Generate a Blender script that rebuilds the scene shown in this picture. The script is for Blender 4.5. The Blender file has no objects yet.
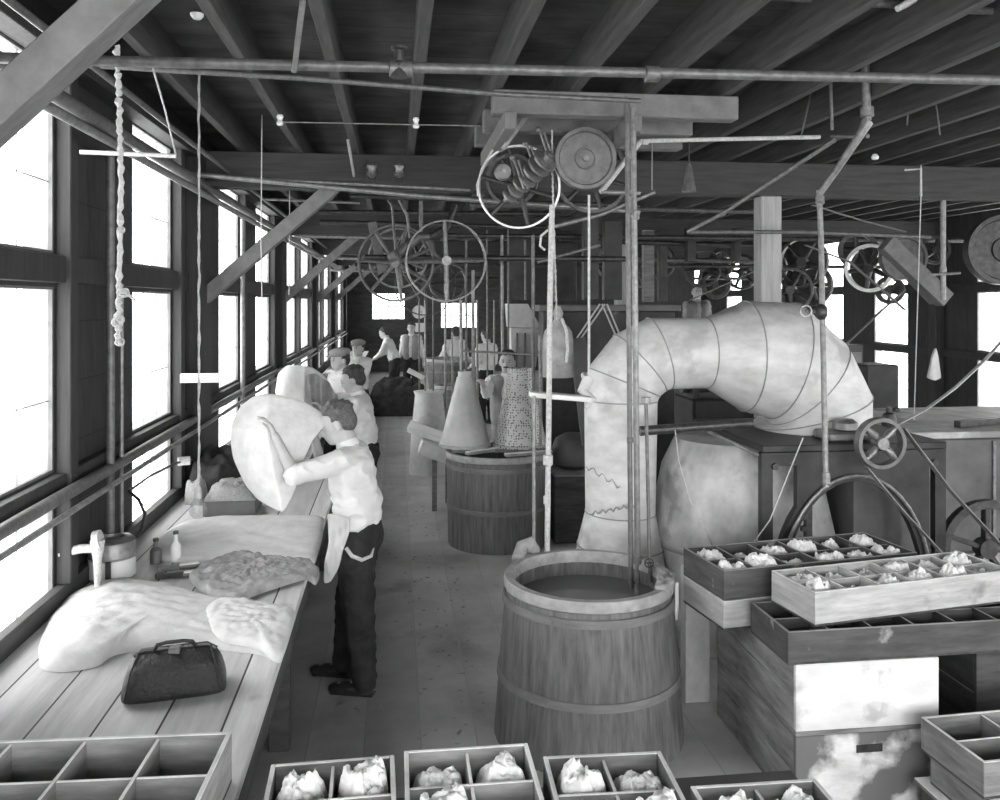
import bpy, bmesh, math, random
from mathutils import Vector, Matrix, Euler, noise
random.seed(7)
PI=math.pi
sc=bpy.context.scene
COL=sc.collection
# ---------------------------------------------------------------- camera
F=850.0; CX=500.0; HY=302.0; H=2.2; TH=math.radians(6.98); ct,st=math.cos(TH),math.sin(TH)
cam=bpy.data.cameras.new('camera'); co=bpy.data.objects.new('camera',cam); COL.objects.link(co)
co.location=(0,0,H); co.rotation_euler=(PI/2,0,-TH)
cam.sensor_width=36; cam.lens=36*F/1000; cam.shift_y=-0.098; cam.clip_start=0.05; cam.clip_end=200
sc.camera=co
def ray(px,py):
    u=(px-CX)/F; v=(HY-py)/F
    return Vector((ct*u+st,-st*u+ct,v))
def at(px,py,Y):
    r=ray(px,py); t=Y/r[1]; return Vector((r[0]*t,Y,H+r[2]*t))
def onz(px,py,z):
    r=ray(px,py); t=(z-H)/r[2]; return Vector((r[0]*t,r[1]*t,z))
# ---------------------------------------------------------------- materials
def g3(v): return (v,v,v,1)
def newmat(name):
    m=bpy.data.materials.new(name); m.use_nodes=True
    nt=m.node_tree; b=nt.nodes['Principled BSDF']; return m,nt,b
def tex_mat(name,lo,hi,scale=(3,3,3),rough=.7,metal=0.0,bump=.15,detail=6,nscale=4.0,coat=0,lines=None,lo2=None,spots=None,spec=.5,worn=None):
    m,nt,b=newmat(name); N=nt.nodes; L=nt.links
    tc=N.new('ShaderNodeTexCoord'); mp=N.new('ShaderNodeMapping'); mp.inputs['Scale'].default_value=scale
    L.new(tc.outputs['Object'],mp.inputs['Vector'])
    no=N.new('ShaderNodeTexNoise'); no.inputs['Scale'].default_value=nscale; no.inputs['Detail'].default_value=detail; no.inputs['Roughness'].default_value=.62
    L.new(mp.outputs[0],no.inputs['Vector'])
    cr=N.new('ShaderNodeValToRGB'); cr.color_ramp.elements[0].position=.32; cr.color_ramp.elements[1].position=.68
    cr.color_ramp.elements[0].color=g3(lo); cr.color_ramp.elements[1].color=g3(hi)
    L.new(no.outputs['Fac'],cr.inputs[0]); col=cr.outputs[0]
    if spots:  # (scale, threshold, value)
        n2=N.new('ShaderNodeTexNoise'); n2.inputs['Scale'].default_value=spots[0]; n2.inputs['Detail'].default_value=5
        L.new(tc.outputs['Object'],n2.inputs['Vector'])
        r2=N.new('ShaderNodeValToRGB'); r2.color_ramp.elements[0].position=spots[1]; r2.color_ramp.elements[1].position=spots[1]+.09
        r2.color_ramp.elements[0].color=g3(0); r2.color_ramp.elements[1].color=g3(1)
        L.new(n2.outputs['Fac'],r2.inputs[0])
        mx=N.new('ShaderNodeMixRGB'); L.new(r2.outputs[0],mx.inputs[0]); L.new(col,mx.inputs[1]); mx.inputs[2].default_value=g3(spots[2]); col=mx.outputs[0]
    hgt=no.outputs['Fac']
    if lines:  # (axis index, width, line value)
        sp=N.new('ShaderNodeSeparateXYZ'); L.new(tc.outputs['Object'],sp.inputs[0])
        d=N.new('ShaderNodeMath'); d.operation='DIVIDE'; d.inputs[1].default_value=lines[1]; L.new(sp.outputs[lines[0]],d.inputs[0])
        f=N.new('ShaderNodeMath'); f.operation='FRACT'; L.new(d.outputs[0],f.inputs[0])
        fl=N.new('ShaderNodeMath'); fl.operation='FLOOR'; L.new(d.outputs[0],fl.inputs[0])
        wn=N.new('ShaderNodeTexWhiteNoise'); wn.noise_dimensions='1D'; L.new(fl.outputs[0],wn.inputs['W'])
        mr=N.new('ShaderNodeMapRange'); mr.inputs[3].default_value=.86; mr.inputs[4].default_value=1.1; L.new(wn.outputs['Value'],mr.inputs[0])
        mm=N.new('ShaderNodeMixRGB'); mm.blend_type='MULTIPLY'; mm.inputs[0].default_value=1; L.new(col,mm.inputs[1]); L.new(mr.outputs[0],mm.inputs[2])
        lt=N.new('ShaderNodeMath'); lt.operation='LESS_THAN'; lt.inputs[1].default_value=min(.3,.008/lines[1]); L.new(f.outputs[0],lt.inputs[0])
        mx=N.new('ShaderNodeMixRGB'); L.new(lt.outputs[0],mx.inputs[0]); L.new(mm.outputs[0],mx.inputs[1]); mx.inputs[2].default_value=g3(lines[2]); col=mx.outputs[0]
        sb=N.new('ShaderNodeMath'); sb.operation='SUBTRACT'; L.new(no.outputs['Fac'],sb.inputs[0]); L.new(lt.outputs[0],sb.inputs[1]); hgt=sb.outputs[0]
    if worn:  # pale wear on the upward edges of boards
        ge=N.new('ShaderNodeTexCoord'); s3=N.new('ShaderNodeSeparateXYZ'); L.new(ge.outputs['Normal'],s3.inputs[0])
        g=N.new('ShaderNodeMath'); g.operation='GREATER_THAN'; g.inputs[1].default_value=.5; L.new(s3.outputs[2],g.inputs[0])
        mu=N.new('ShaderNodeMath'); mu.operation='MULTIPLY'; L.new(g.outputs[0],mu.inputs[0]); L.new(no.outputs['Fac'],mu.inputs[1])
        m2=N.new('ShaderNodeMath'); m2.operation='MULTIPLY'; m2.use_clamp=True; m2.inputs[1].default_value=1.7; L.new(mu.outputs[0],m2.inputs[0])
        mx=N.new('ShaderNodeMixRGB'); L.new(m2.outputs[0],mx.inputs[0]); L.new(col,mx.inputs[1]); mx.inputs[2].default_value=g3(worn); col=mx.outputs[0]
    L.new(col,b.inputs['Base Color'])
    b.inputs['Roughness'].default_value=rough; b.inputs['Metallic'].default_value=metal
    b.inputs['Specular IOR Level'].default_value=spec
    if bump:
        bp=N.new('ShaderNodeBump'); bp.inputs['Strength'].default_value=bump; bp.inputs['Distance'].default_value=.02
        L.new(hgt,bp.inputs['Height']); L.new(bp.outputs[0],b.inputs['Normal'])
    return m
M={}
M['floor']=tex_mat('floor boards',.36,.52,(1,1,1),.5,nscale=3,bump=.12,lines=(0,.28,.36),spots=(1.2,.6,.3))
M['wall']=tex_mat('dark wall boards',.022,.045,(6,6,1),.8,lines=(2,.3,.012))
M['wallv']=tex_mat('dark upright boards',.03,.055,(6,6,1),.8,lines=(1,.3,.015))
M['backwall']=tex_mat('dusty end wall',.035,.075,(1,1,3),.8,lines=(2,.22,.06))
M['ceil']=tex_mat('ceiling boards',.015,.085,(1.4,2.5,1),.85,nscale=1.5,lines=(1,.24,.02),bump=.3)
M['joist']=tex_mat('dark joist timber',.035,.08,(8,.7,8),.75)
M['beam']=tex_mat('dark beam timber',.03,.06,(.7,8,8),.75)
M['brace']=tex_mat('brace timber',.12,.2,(2.5,8,2.5),.7)
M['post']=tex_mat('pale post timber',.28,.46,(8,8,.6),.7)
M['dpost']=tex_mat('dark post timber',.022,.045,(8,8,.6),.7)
M['bench']=tex_mat('scrubbed bench boards',.52,.74,(5,.5,1),.6,lines=(0,.21,.04),spots=(2.2,.66,.3))
M['benchd']=tex_mat('dark bench timber',.05,.1,(1,1,4),.8)
M['trayw']=tex_mat('tray wood',.2,.38,(1,1,6),.7,worn=.95,nscale=5)
M['trayp']=tex_mat('pale tray wood',.32,.55,(1,1,7),.7,worn=.85,spots=(4,.64,.2),nscale=5)
M['traym']=tex_mat('worn tray wood',.11,.26,(1,1,6),.7,worn=.85)
M['trayd']=tex_mat('dark tray wood',.04,.1,(1,1,6),.75,spots=(9,.66,.3),worn=.35)
M['crate']=tex_mat('stained crate wood',.13,.34,(1,1,6),.7,spots=(3,.62,.08))
M['crates']=tex_mat('mottled crate front',.55,.9,(1,1,3),.7,spots=(4,.44,.16),nscale=5)  # pale ground carries painted sunlight; the dark mottling is stain
M['cratew']=tex_mat('sunlit stained crate front',.62,.85,(1,1,3),.7,spots=(7,.58,.5),nscale=3)  # front far paler than sides: sunlight painted into the colour, with whitish stains
M['tub']=tex_mat('wet tub staves',.08,.2,(9,9,.8),.55,spots=(3,.68,.05))
M['rim']=tex_mat('worn tub rim',.25,.42,(4,4,4),.5)
M['hoop']=tex_mat('dark hoop band',.14,.24,(1,1,6),.5)
M['iron']=tex_mat('dark iron',.045,.1,(3,3,3),.45,metal=.6,nscale=8)
M['ironl']=tex_mat('worn iron',.16,.3,(3,3,3),.4,metal=.6,nscale=8)
M['pipe']=tex_mat('grey pipe',.15,.3,(3,3,3),.4,metal=.4,nscale=9)
M['pipew']=tex_mat('white crusted pipe',.38,.62,(6,6,6),.8,nscale=9)
M['pdark']=tex_mat('dark pipe',.09,.18,(3,3,3),.45,metal=.3,nscale=9)
M['pulley']=tex_mat('pulley face',.11,.2,(3,3,3),.5,metal=.3,nscale=6)
M['bright']=tex_mat('rubbed steel rim',.5,.75,(3,3,3),.35,metal=.5)
M['belt']=tex_mat('leather belt',.16,.28,(2,2,2),.5)
M['beltl']=tex_mat('shiny leather belt',.4,.6,(2,2,2),.35)
M['duct']=tex_mat('dusty galvanised duct',.5,.74,(1,1,2),.6,metal=.1,nscale=5,spots=(3.1,.58,.42),bump=.1)
M['seam']=tex_mat('duct seam',.2,.35,(1,1,1),.5)
M['sheet']=tex_mat('dull sheet metal',.34,.62,(1.5,1.5,1),.6,metal=.15,nscale=3.5,spots=(3.2,.56,.26),bump=.05)
M['cone']=tex_mat('copper cone',.34,.52,(1,1,1),.5,metal=.3,nscale=3)
M['cloth']=tex_mat('white felt',.6,.74,(1,1,1),.95,nscale=14,bump=.3,spec=.1)
M['clothg']=tex_mat('grey felt',.26,.42,(1,1,1),.95,nscale=12,bump=.6,spec=.1)
M['clothm']=tex_mat('light felt',.6,.74,(1,1,1),.95,nscale=10,bump=.3,spec=.1)
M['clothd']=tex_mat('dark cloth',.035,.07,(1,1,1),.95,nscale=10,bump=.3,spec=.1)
M['wool']=tex_mat('loose fur',.9,.98,(1,1,1),1.0,nscale=140,bump=.4,spec=.05)
M['woold']=tex_mat('grey loose fur',.3,.6,(1,1,1),1.0,nscale=140,bump=1.0,spec=.05)
M['leather']=tex_mat('black pebbled leather',.012,.03,(1,1,1),.42,nscale=60,bump=.5)
M['rope']=tex_mat('rope',.5,.75,(1,1,1),.9,nscale=60,bump=.8)
M['cord']=tex_mat('twisted cord',.45,.65,(1,1,1),.9,nscale=60,bump=.8)
M['skin']=tex_mat('skin',.42,.5,(1,1,1),.55,nscale=8,bump=.05,spec=.3)
M['shirt']=tex_mat('white shirt cloth',.62,.75,(1,1,1),.95,nscale=5,bump=.25,spec=.1)
M['shirtg']=tex_mat('grey shirt cloth',.25,.36,(1,1,1),.95,nscale=6,bump=.3,spec=.1)
M['trouser']=tex_mat('dark trouser cloth',.02,.045,(1,1,1),.9,nscale=7,bump=.35,spec=.15)
M['shoe']=tex_mat('black shoe leather',.015,.03,(1,1,1),.35,nscale=20,bump=.1)
M['hair']=tex_mat('dark hair',.025,.07,(1,1,1),.6,nscale=45,bump=1.0)
M['hairl']=tex_mat('brown hair',.07,.17,(1,1,1),.6,nscale=45,bump=1.0)
M['apron']=tex_mat('pale apron',.45,.6,(1,1,1),.8,nscale=5,bump=.2)
M['white']=tex_mat('white enamel',.7,.8,(1,1,1),.4,nscale=3,bump=0)
M['eye']=tex_mat('eye',.02,.03,(1,1,1),.3,bump=0)
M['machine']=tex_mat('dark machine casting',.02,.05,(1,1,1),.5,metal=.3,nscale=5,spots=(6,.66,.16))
M['mgrey']=tex_mat('grey machine casing',.09,.17,(1,1,1),.55,metal=.2,nscale=3)
def mk_water():
    m,nt,b=newmat('still water'); b.inputs['Base Color'].default_value=g3(.12); b.inputs['Roughness'].default_value=.05; b.inputs['IOR'].default_value=1.5
    n=nt.nodes.new('ShaderNodeTexNoise'); n.inputs['Scale'].default_value=8; bp=nt.nodes.new('ShaderNodeBump'); bp.inputs['Strength'].default_value=.08
    nt.links.new(n.outputs['Fac'],bp.inputs['Height']); nt.links.new(bp.outputs[0],b.inputs['Normal']); return m
M['water']=mk_water()
def mk_glass(name,tr,diff):
    m,nt,b=newmat(name); N=nt.nodes
    N.remove(b); out=N['Material Output']
    t=N.new('ShaderNodeBsdfTransparent'); t.inputs[0].default_value=g3(tr)
    d=N.new('ShaderNodeBsdfTranslucent'); d.inputs[0].default_value=g3(.85)
    gl=N.new('ShaderNodeBsdfGlossy'); gl.inputs[1].default_value=.08
    mx=N.new('ShaderNodeMixShader'); mx.inputs[0].default_value=diff
    m2=N.new('ShaderNodeMixShader'); m2.inputs[0].default_value=.05
    n=N.new('ShaderNodeTexNoise'); n.inputs['Scale'].default_value=3
    nt.links.new(n.outputs['Fac'],gl.inputs[1])
    nt.links.new(t.outputs[0],mx.inputs[1]); nt.links.new(d.outputs[0],mx.inputs[2])
    nt.links.new(mx.outputs[0],m2.inputs[1]); nt.links.new(gl.outputs[0],m2.inputs[2]); nt.links.new(m2.outputs[0],out.inputs[0]); return m
M['pane']=mk_glass('dusty window glass',.92,.12)
M['bulb']=mk_glass('clear bulb glass',.9,.12)
# ---------------------------------------------------------------- objects
def wloc(o):
    v=Vector((0,0,0))
    while o is not None: v+=o.location; o=o.parent
    return v
def tag(o,label=None,cat=None,group=None,kind=None):
    if label: o['label']=label
    if cat: o['category']=cat
    if group: o['group']=group
    if kind: o['kind']=kind
    return o
def thing(name,loc,label,cat,group=None,rz=0):
    o=bpy.data.objects.new(name,None); COL.objects.link(o); o.location=loc; o.rotation_euler=(0,0,rz); o.empty_display_size=.1
    return tag(o,label,cat,group)
class MB:
    def __init__(s): s.bm=bmesh.new()
    def _add(s,vs,fs):
        bv=[s.bm.verts.new(v) for v in vs]
        for f in fs:
            try: s.bm.faces.new([bv[i] for i in f])
            except ValueError: pass
        return s
    def box(s,a,b,bev=0,R=None,c=None):
        x0,y0,z0=[min(a[i],b[i]) for i in range(3)]; x1,y1,z1=[max(a[i],b[i]) for i in range(3)]
        t=bmesh.new(); r=bmesh.ops.create_cube(t,size=1)
        for v in t.verts: v.co=Vector((x0+(v.co.x+.5)*(x1-x0),y0+(v.co.y+.5)*(y1-y0),z0+(v.co.z+.5)*(z1-z0)))
        if bev: bmesh.ops.bevel(t,geom=list(t.edges),offset=bev,segments=1,affect='EDGES')
        if R is not None:
            cc=Vector(c) if c is not None else Vector(((x0+x1)/2,(y0+y1)/2,(z0+z1)/2))
            for v in t.verts: v.co=cc+R@(v.co-cc)
        return s.join(t)
    def join(s,t):
        t.verts.index_update(); mp=[s.bm.verts.new(v.co) for v in t.verts]
        for f in t.faces:
            nf=s.bm.faces.new([mp[v.index] for v in f.verts]); nf.smooth=f.smooth
        t.free(); return s
    def beam(s,p,q,w,h,up=(0,0,1),bev=.004):
        p,q=Vector(p),Vector(q); d=(q-p); L=d.length; d.normalize(); u=Vector(up)
        sd=d.cross(u)
        if sd.length<1e-4: sd=d.cross(Vector((0,1,0)))
        sd.normalize(); u=sd.cross(d)
        t=bmesh.new(); bmesh.ops.create_cube(t,size=1)
        for v in t.verts: v.co=Vector((v.co.x*w,v.co.y*L,v.co.z*h))
        if bev: bmesh.ops.bevel(t,geom=list(t.edges),offset=bev,segments=1,affect='EDGES')
        for v in t.verts: v.co=(p+q)/2+sd*v.co.x+d*v.co.y+u*v.co.z
        return s.join(t)
    def tube(s,pts,r,n=10,caps=True,r1=None):
        pts=[Vector(p) for p in pts]; N=len(pts); rs=r if isinstance(r,(list,tuple)) else ([r]*N if r1 is None else [r+(r1-r)*i/(N-1) for i in range(N)])
        vs=[];fs=[];ref=None
        for i,p in enumerate(pts):
            d=(pts[min(i+1,N-1)]-pts[max(i-1,0)]).normalized()
            if ref is None:
                ref=Vector((0,0,1)) if abs(d.z)<.9 else Vector((1,0,0))
            a=(ref-d*ref.dot(d)).normalized(); b=d.cross(a); ref=a
            for k in range(n):
                an=2*PI*k/n; vs.append(p+(a*math.cos(an)+b*math.sin(an))*rs[i])
        for i in range(N-1):
            for k in range(n): fs.append((i*n+k,i*n+(k+1)%n,(i+1)*n+(k+1)%n,(i+1)*n+k))
        if caps: fs.append(tuple(range(n))[::-1]); fs.append(tuple((N-1)*n+k for k in range(n)))
        return s._add(vs,fs)
    def lathe(s,prof,c=(0,0,0),ax=(0,0,1),n=48,mod=None,closed=False):
        c=Vector(c); ax=Vector(ax).normalized(); a=ax.orthogonal().normalized(); b=ax.cross(a)
        vs=[];fs=[];m=len(prof)
        for i,(r,z) in enumerate(prof):
            for k in range(n):
                an=2*PI*k/n; rr=r*(mod(k) if mod else 1); vs.append(c+ax*z+(a*math.cos(an)+b*math.sin(an))*rr)
        R=m if closed else m-1
        for i in range(R):
            j=(i+1)%m
            for k in range(n): fs.append((i*n+k,i*n+(k+1)%n,j*n+(k+1)%n,j*n+k))
        if not closed:
            if prof[0][0]>1e-5: fs.append(tuple(range(n))[::-1])
            if prof[-1][0]>1e-5: fs.append(tuple((m-1)*n+k for k in range(n)))
        return s._add(vs,fs)
    def ring(s,c,ax,r,t,w,n=48):   # flat rim: radius r, thickness t, width w
        return s.lathe([(r-t,-w/2),(r,-w/2),(r+t*.15,0),(r,w/2),(r-t,w/2)],c,ax,n,closed=True)
    def disc(s,c,ax,r,w,n=40): return s.lathe([(r,-w/2),(r,w/2)],c,ax,n)
    def ell(s,c,r,R=None,sub=2):
        t=bmesh.new(); bmesh.ops.create_icosphere(t,subdivisions=sub,radius=1)
        for v in t.verts:
            p=Vector((v.co.x*r[0],v.co.y*r[1],v.co.z*r[2]))
            if R is not None: p=R@p
            v.co=Vector(c)+p
        return s.join(t)
    def caps(s,p,q,r0,r1,n=12):
        s.tube([p,q],[r0,r1],n); s.ell(p,(r0,)*3); s.ell(q,(r1,)*3); return s
    def prism(s,poly,p0,u,v,w,d):  # 2-D polygon (a,b) -> p0+a*u+b*v, extruded d along w
        p0,u,v,w=Vector(p0),Vector(u),Vector(v),Vector(w)
        n=len(poly); A=[p0+u*a+v*b for a,b in poly]; B=[p+w*d for p in A]
        return s._add(A+B,[tuple(range(n))[::-1],tuple(range(n,2*n))]+[(i,(i+1)%n,n+(i+1)%n,n+i) for i in range(n)])
    def build(s,name,mat,parent=None,smooth=False,mods=None,angle=40):
        bmesh.ops.recalc_face_normals(s.bm,faces=list(s.bm.faces))
        me=bpy.data.meshes.new(name)
        if parent is None:
            xs=[v.co for v in s.bm.verts]
            lo=[min(v[i] for v in xs) for i in range(3)]; hi=[max(v[i] for v in xs) for i in range(3)]
            org=Vector(((lo[0]+hi[0])/2,(lo[1]+hi[1])/2,lo[2])); loc=org
        else: org=wloc(parent); loc=Vector((0,0,0))
        for v in s.bm.verts: v.co-=org
        if smooth:
            for f in s.bm.faces: f.smooth=True
            for e in s.bm.edges:
                if len(e.link_faces)==2 and e.calc_face_angle(0)>math.radians(angle): e.smooth=False
        s.bm.to_mesh(me); s.bm.free()
        me.materials.append(M[mat] if isinstance(mat,str) else mat)
        o=bpy.data.objects.new(name,me); COL.objects.link(o)
        if parent is not None: o.parent=parent
        o.location=loc
        if mods:
            for ty,kw in mods:
                md=o.modifiers.new(ty.lower(),ty)
                for k,v_ in kw.items(): setattr(md,k,v_)
            dg=bpy.context.evaluated_depsgraph_get(); dg.update()
            nm=bpy.data.meshes.new_from_object(o.evaluated_get(dg)); o.modifiers.clear(); nm.name=name; o.data=nm
            if smooth:
                for p in nm.polygons: p.use_smooth=True
        return o
def S(name,mb,mat,parent=None,smooth=False):
    o=mb.build(name,mat,parent,smooth)
    if parent is None: o['kind']='structure'
    return o
def copy_tree(o,parent=None):
    c=o.copy(); COL.objects.link(c); c.parent=parent
    for ch in list(o.children): copy_tree(ch,c)
    return c
# ================================================================ SETTING
WX=-1.6; RX=8.0; YB=-3.0; YE=27.0; ZC=3.585; ZJ=3.38
S('floor',MB().box((WX-.3,YB-.3,-.1),(RX+.3,YE+.3,0)),'floor')
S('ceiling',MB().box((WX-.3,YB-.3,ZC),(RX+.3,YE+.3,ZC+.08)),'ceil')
wins=[(-1.9,-.9),(.0,1.0),(3.2,4.23),(5.43,6.33),(8.0,8.95),(10.05,11.07),(12.75,13.87),(14.74,15.9),(17.25,18.37),(19.39,20.52),(21.8,22.9),(24.0,25.2)]
tiers=[(.74,1.24),(1.40,2.27),(2.43,3.3)]
def wall_with_holes(name,X0,X1,ys,mat,tiers):
    mb=MB(); y=YB-.2
    for a,b in ys:
        mb.box((X0,y,0),(X1,a,ZC)); y=b
        zz=0
        for t0,t1 in tiers: mb.box((X0,a,zz),(X1,b,t0)); zz=t1
        mb.box((X0,a,zz),(X1,b,ZC))
    mb.box((X0,y,0),(X1,YE+.2,ZC))
    return S(name,mb,mat)
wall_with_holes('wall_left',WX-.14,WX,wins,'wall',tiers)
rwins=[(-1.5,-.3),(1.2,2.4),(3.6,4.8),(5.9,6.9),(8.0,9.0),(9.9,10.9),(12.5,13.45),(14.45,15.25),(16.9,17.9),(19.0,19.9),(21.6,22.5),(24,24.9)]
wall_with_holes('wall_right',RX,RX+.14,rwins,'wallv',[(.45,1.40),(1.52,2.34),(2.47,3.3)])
def window(n,x,sgn,a,b,tiers,nv=3):
    t=bpy.data.objects.new('window_%d'%n,None); COL.objects.link(t); t.location=(x,(a+b)/2,tiers[0][0]); t['kind']='structure'
    fr=MB(); pn=MB(); xf=x-sgn*.05
    for z0,z1 in tiers:
        w=.012
        fr.box((xf-.02,a,z0),(xf+.02,a+w,z1)); fr.box((xf-.02,b-w,z0),(xf+.02,b,z1))
        fr.box((xf-.02,a+w,z0),(xf+.02,b-w,z0+w)); fr.box((xf-.02,a+w,z1-w),(xf+.02,b-w,z1))
        for k in range(1,nv):
            yy=a+(b-a)*k/nv; fr.box((xf-.003,yy-.0022,z0+w),(xf+.003,yy+.0022,z1-w))
        if z1-z0>.7: fr.box((xf-.003,a+w,(z0+z1)/2-.0022-.1),(xf+.003,b-w,(z0+z1)/2+.0022-.1))
        pn.box((xf-.002,a+w,z0+w),(xf+.002,b-w,z1-w))
    fr.build('window_frame','brace',t); pn.build('window_pane','pane',t)
for i,(a,b) in enumerate(wins): window(i+1,WX-.022,0,a,b,tiers)
for i,(a,b) in enumerate(rwins): window(20+i,RX+.022,0,a,b,[(.45,1.40),(1.52,2.34),(2.47,3.3)])
# end wall with two windows
def end_wall():
    mb=MB(); holes=[(-.75,.28,1.63,2.5),(1.42,2.6,1.35,2.2)]
    x=WX-.2
    for a,b,z0,z1 in holes:
        mb.box((x,YE,0),(a,YE+.15,ZC)); mb.box((a,YE,0),(b,YE+.15,z0)); mb.box((a,YE,z1),(b,YE+.15,ZC)); x=b
        t=bpy.data.objects.new('window_%d'%(40+holes.index((a,b,z0,z1))),None); COL.objects.link(t); t.location=((a+b)/2,YE+.07,z0); t['kind']='structure'
        f=MB(); 
        for k in range(5):
            xx=a+(b-a)*k/4; f.box((xx-.015,YE+.05,z0),(xx+.015,YE+.09,z1))
        f.box((a,YE+.05,z0),(b,YE+.09,z0+.04)); f.box((a,YE+.05,z1-.04),(b,YE+.09,z1)); f.box((a,YE+.055,(z0+z1)/2-.015),(b,YE+.085,(z0+z1)/2+.015))
        f.build('window_frame','joist',t); MB().box((a,YE+.068,z0),(b,YE+.072,z1)).build('window_pane','pane',t)
    mb.box((x,YE,0),(RX+.2,YE+.15,ZC)); S('wall_back',mb,'backwall')
end_wall()
def front_wall():
    mb=MB(); holes=[(-1.3,.4),(.9,2.6),(3.1,4.8),(5.3,7.0)]  # unseen wall behind the camera; openings enlarged to brighten the foreground
    x=WX-.2
    for i,(a,b) in enumerate(holes):
        mb.box((x,YB-.15,0),(a,YB,ZC)); mb.box((a,YB-.15,0),(b,YB,.55)); mb.box((a,YB-.15,3.4),(b,YB,ZC)); x=b
    mb.box((x,YB-.15,0),(RX+.2,YB,ZC)); S('wall_front',mb,'wall')
front_wall()
# wall rails, sill ledge
S('trim_1',MB().box((WX,YB,2.29),(WX+.045,YE,2.42),.004),'dpost')
S('trim_2',MB().box((WX,YB,1.26),(WX+.05,YE,1.39),.004),'dpost')
S('trim_3',MB().box((WX,YB,.66),(WX+.05,YE,.86),.004),'joist')
S('trim_4',MB().box((WX,YB,3.3),(WX+.12,YE,3.38),.004),'dpost')
S('trim_5',MB().box((RX-.05,YB,1.41),(RX,YE,1.51),.004),'dpost')
S('trim_6',MB().box((RX-.05,YB,2.35),(RX,YE,2.46),.004),'dpost')
for Y in (2.2,6.95,11.7,16.5,21.3,26.0):
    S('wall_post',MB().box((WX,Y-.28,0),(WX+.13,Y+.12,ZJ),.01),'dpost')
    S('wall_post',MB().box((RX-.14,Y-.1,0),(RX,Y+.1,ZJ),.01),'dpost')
for a,b in wins:
    if a>2: S('wall_stud',MB().box((WX,b+.02,.86),(WX+.07,b+.12,ZJ),.005),'dpost')
# joists and cross beams
for k in range(-3,19):
    X=.121+.437*k
    if X>7.9: break
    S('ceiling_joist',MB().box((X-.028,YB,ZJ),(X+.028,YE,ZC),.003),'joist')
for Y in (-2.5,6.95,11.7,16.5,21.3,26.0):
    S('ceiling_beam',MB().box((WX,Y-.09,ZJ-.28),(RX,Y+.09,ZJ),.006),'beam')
S('ceiling_brace',MB().beam((-1.53,2.4,2.22),(-.22,2.4,3.53),.11,.10,(0,0,1)),'brace')
for Y in (6.95,11.7,16.5,21.3):
    S('ceiling_brace',MB().beam((-1.52,Y-.0,2.22),(-.48,Y-.0,3.14),.11,.11,(0,0,1)),'brace')
    S('ceiling_brace',MB().beam((RX-.1,Y,2.2),(RX-1.05,Y,3.12),.11,.11,(0,0,1)),'brace')
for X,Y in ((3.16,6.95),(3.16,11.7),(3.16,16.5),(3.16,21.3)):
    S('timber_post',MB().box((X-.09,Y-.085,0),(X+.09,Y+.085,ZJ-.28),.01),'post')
# ceiling cross bridging strips (thin wires on white knobs)
# ================================================================ BENCH
t=thing('work_bench',(-1.0,12,0),'wide scrubbed plank work bench along the nearest windows','work bench')
MB().box((-1.55,1.2,.735),(-.46,7.3,.775),.004).build('bench_top','bench',t)
MB().box((-.50,1.2,.60),(-.475,7.3,.733)).build('apron_board','benchd',t)
MB().box((-1.5,1.4,.12),(-.75,7.3,.15)).build('lower_shelf','benchd',t)
for Y in (1.5,4.3,7.1):
    MB().box((-.62,Y-.045,0),(-.52,Y+.045,.733),.005).build('leg','benchd',t)
    MB().box((-1.48,Y-.045,0),(-1.38,Y+.045,.733),.005).build('leg','benchd',t)
t=thing('narrow_bench',(-1.2,16,0),'narrower bench continuing under the far windows beyond the wide one','work bench')
MB().box((-1.465,7.45,.735),(-.78,25,.775),.004).build('bench_top','bench',t)
MB().box((-.82,7.45,.60),(-.80,25,.733)).build('apron_board','benchd',t)
for k in range(6):
    Y=7.7+3.4*k
    MB().box((-.92,Y-.045,0),(-.83,Y+.045,.733),.005).build('leg','benchd',t); MB().box((-1.45,Y-.045,0),(-1.37,Y+.045,.733),.005).build('leg','benchd',t)
# ---------------------------------------------------------------- cloth helpers
def ins(poly,n):   # resample closed polygon with smoothing
    P=[Vector(p) for p in poly]; L=[(P[(i+1)%len(P)]-P[i]).length for i in range(len(P))]; T=sum(L); out=[]; i=0; acc=0
    for k in range(n):
        d=T*k/n
        while acc+L[i]<d: acc+=L[i]; i+=1
        out.append(P[i].lerp(P[(i+1)%len(P)],(d-acc)/L[i]))
    for _ in range(2): out=[(out[j-1]+out[j]*2+out[(j+1)%n])/4 for j in range(n)]
    return out
def mound(outline,z0,h,mat,name,parent=None,wr=.02,ws=5,edge=.012,n=72,rings=14,seed=0,power=.45,center=None,hf=None):
    P=ins([(p[0],p[1],0) for p in outline],n); c=Vector((sum(p.x for p in P)/n,sum(p.y for p in P)/n,0)) if center is None else Vector((center[0],center[1],0))
    vs=[];fs=[]
    for r in range(rings+1):
        t=1-r/rings*.985
        for k in range(n):
            p=c.lerp(P[k],t); q=Vector((p.x*ws+seed,p.y*ws,seed*3.1))
            hh=h*(1-t**2)**power if hf is None else hf(p,t)
            w=abs(noise.noise(q))*wr*1.6+noise.noise(q*2.7)*wr*.6
            vs.append(Vector((p.x,p.y,z0+edge+max(0,hh+w*min(1,(1-t)*6)+noise.noise(q*1.3)*edge*.5))))
    for r in range(rings):
        for k in range(n): fs.append((r*n+k,r*n+(k+1)%n,(r+1)*n+(k+1)%n,(r+1)*n+k))
    fs.append(tuple(rings*n+k for k in range(n)))
    m=len(vs)
    for k in range(n): vs.append(Vector((P[k].x,P[k].y,z0+.001)))
    for k in range(n): fs.append((m+k,m+(k+1)%n,(k+1)%n,k))
    fs.append(tuple(m+k for k in range(n))[::-1])
    return MB()._add(vs,fs).build(name,mat,parent,smooth=True,angle=75)
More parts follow.
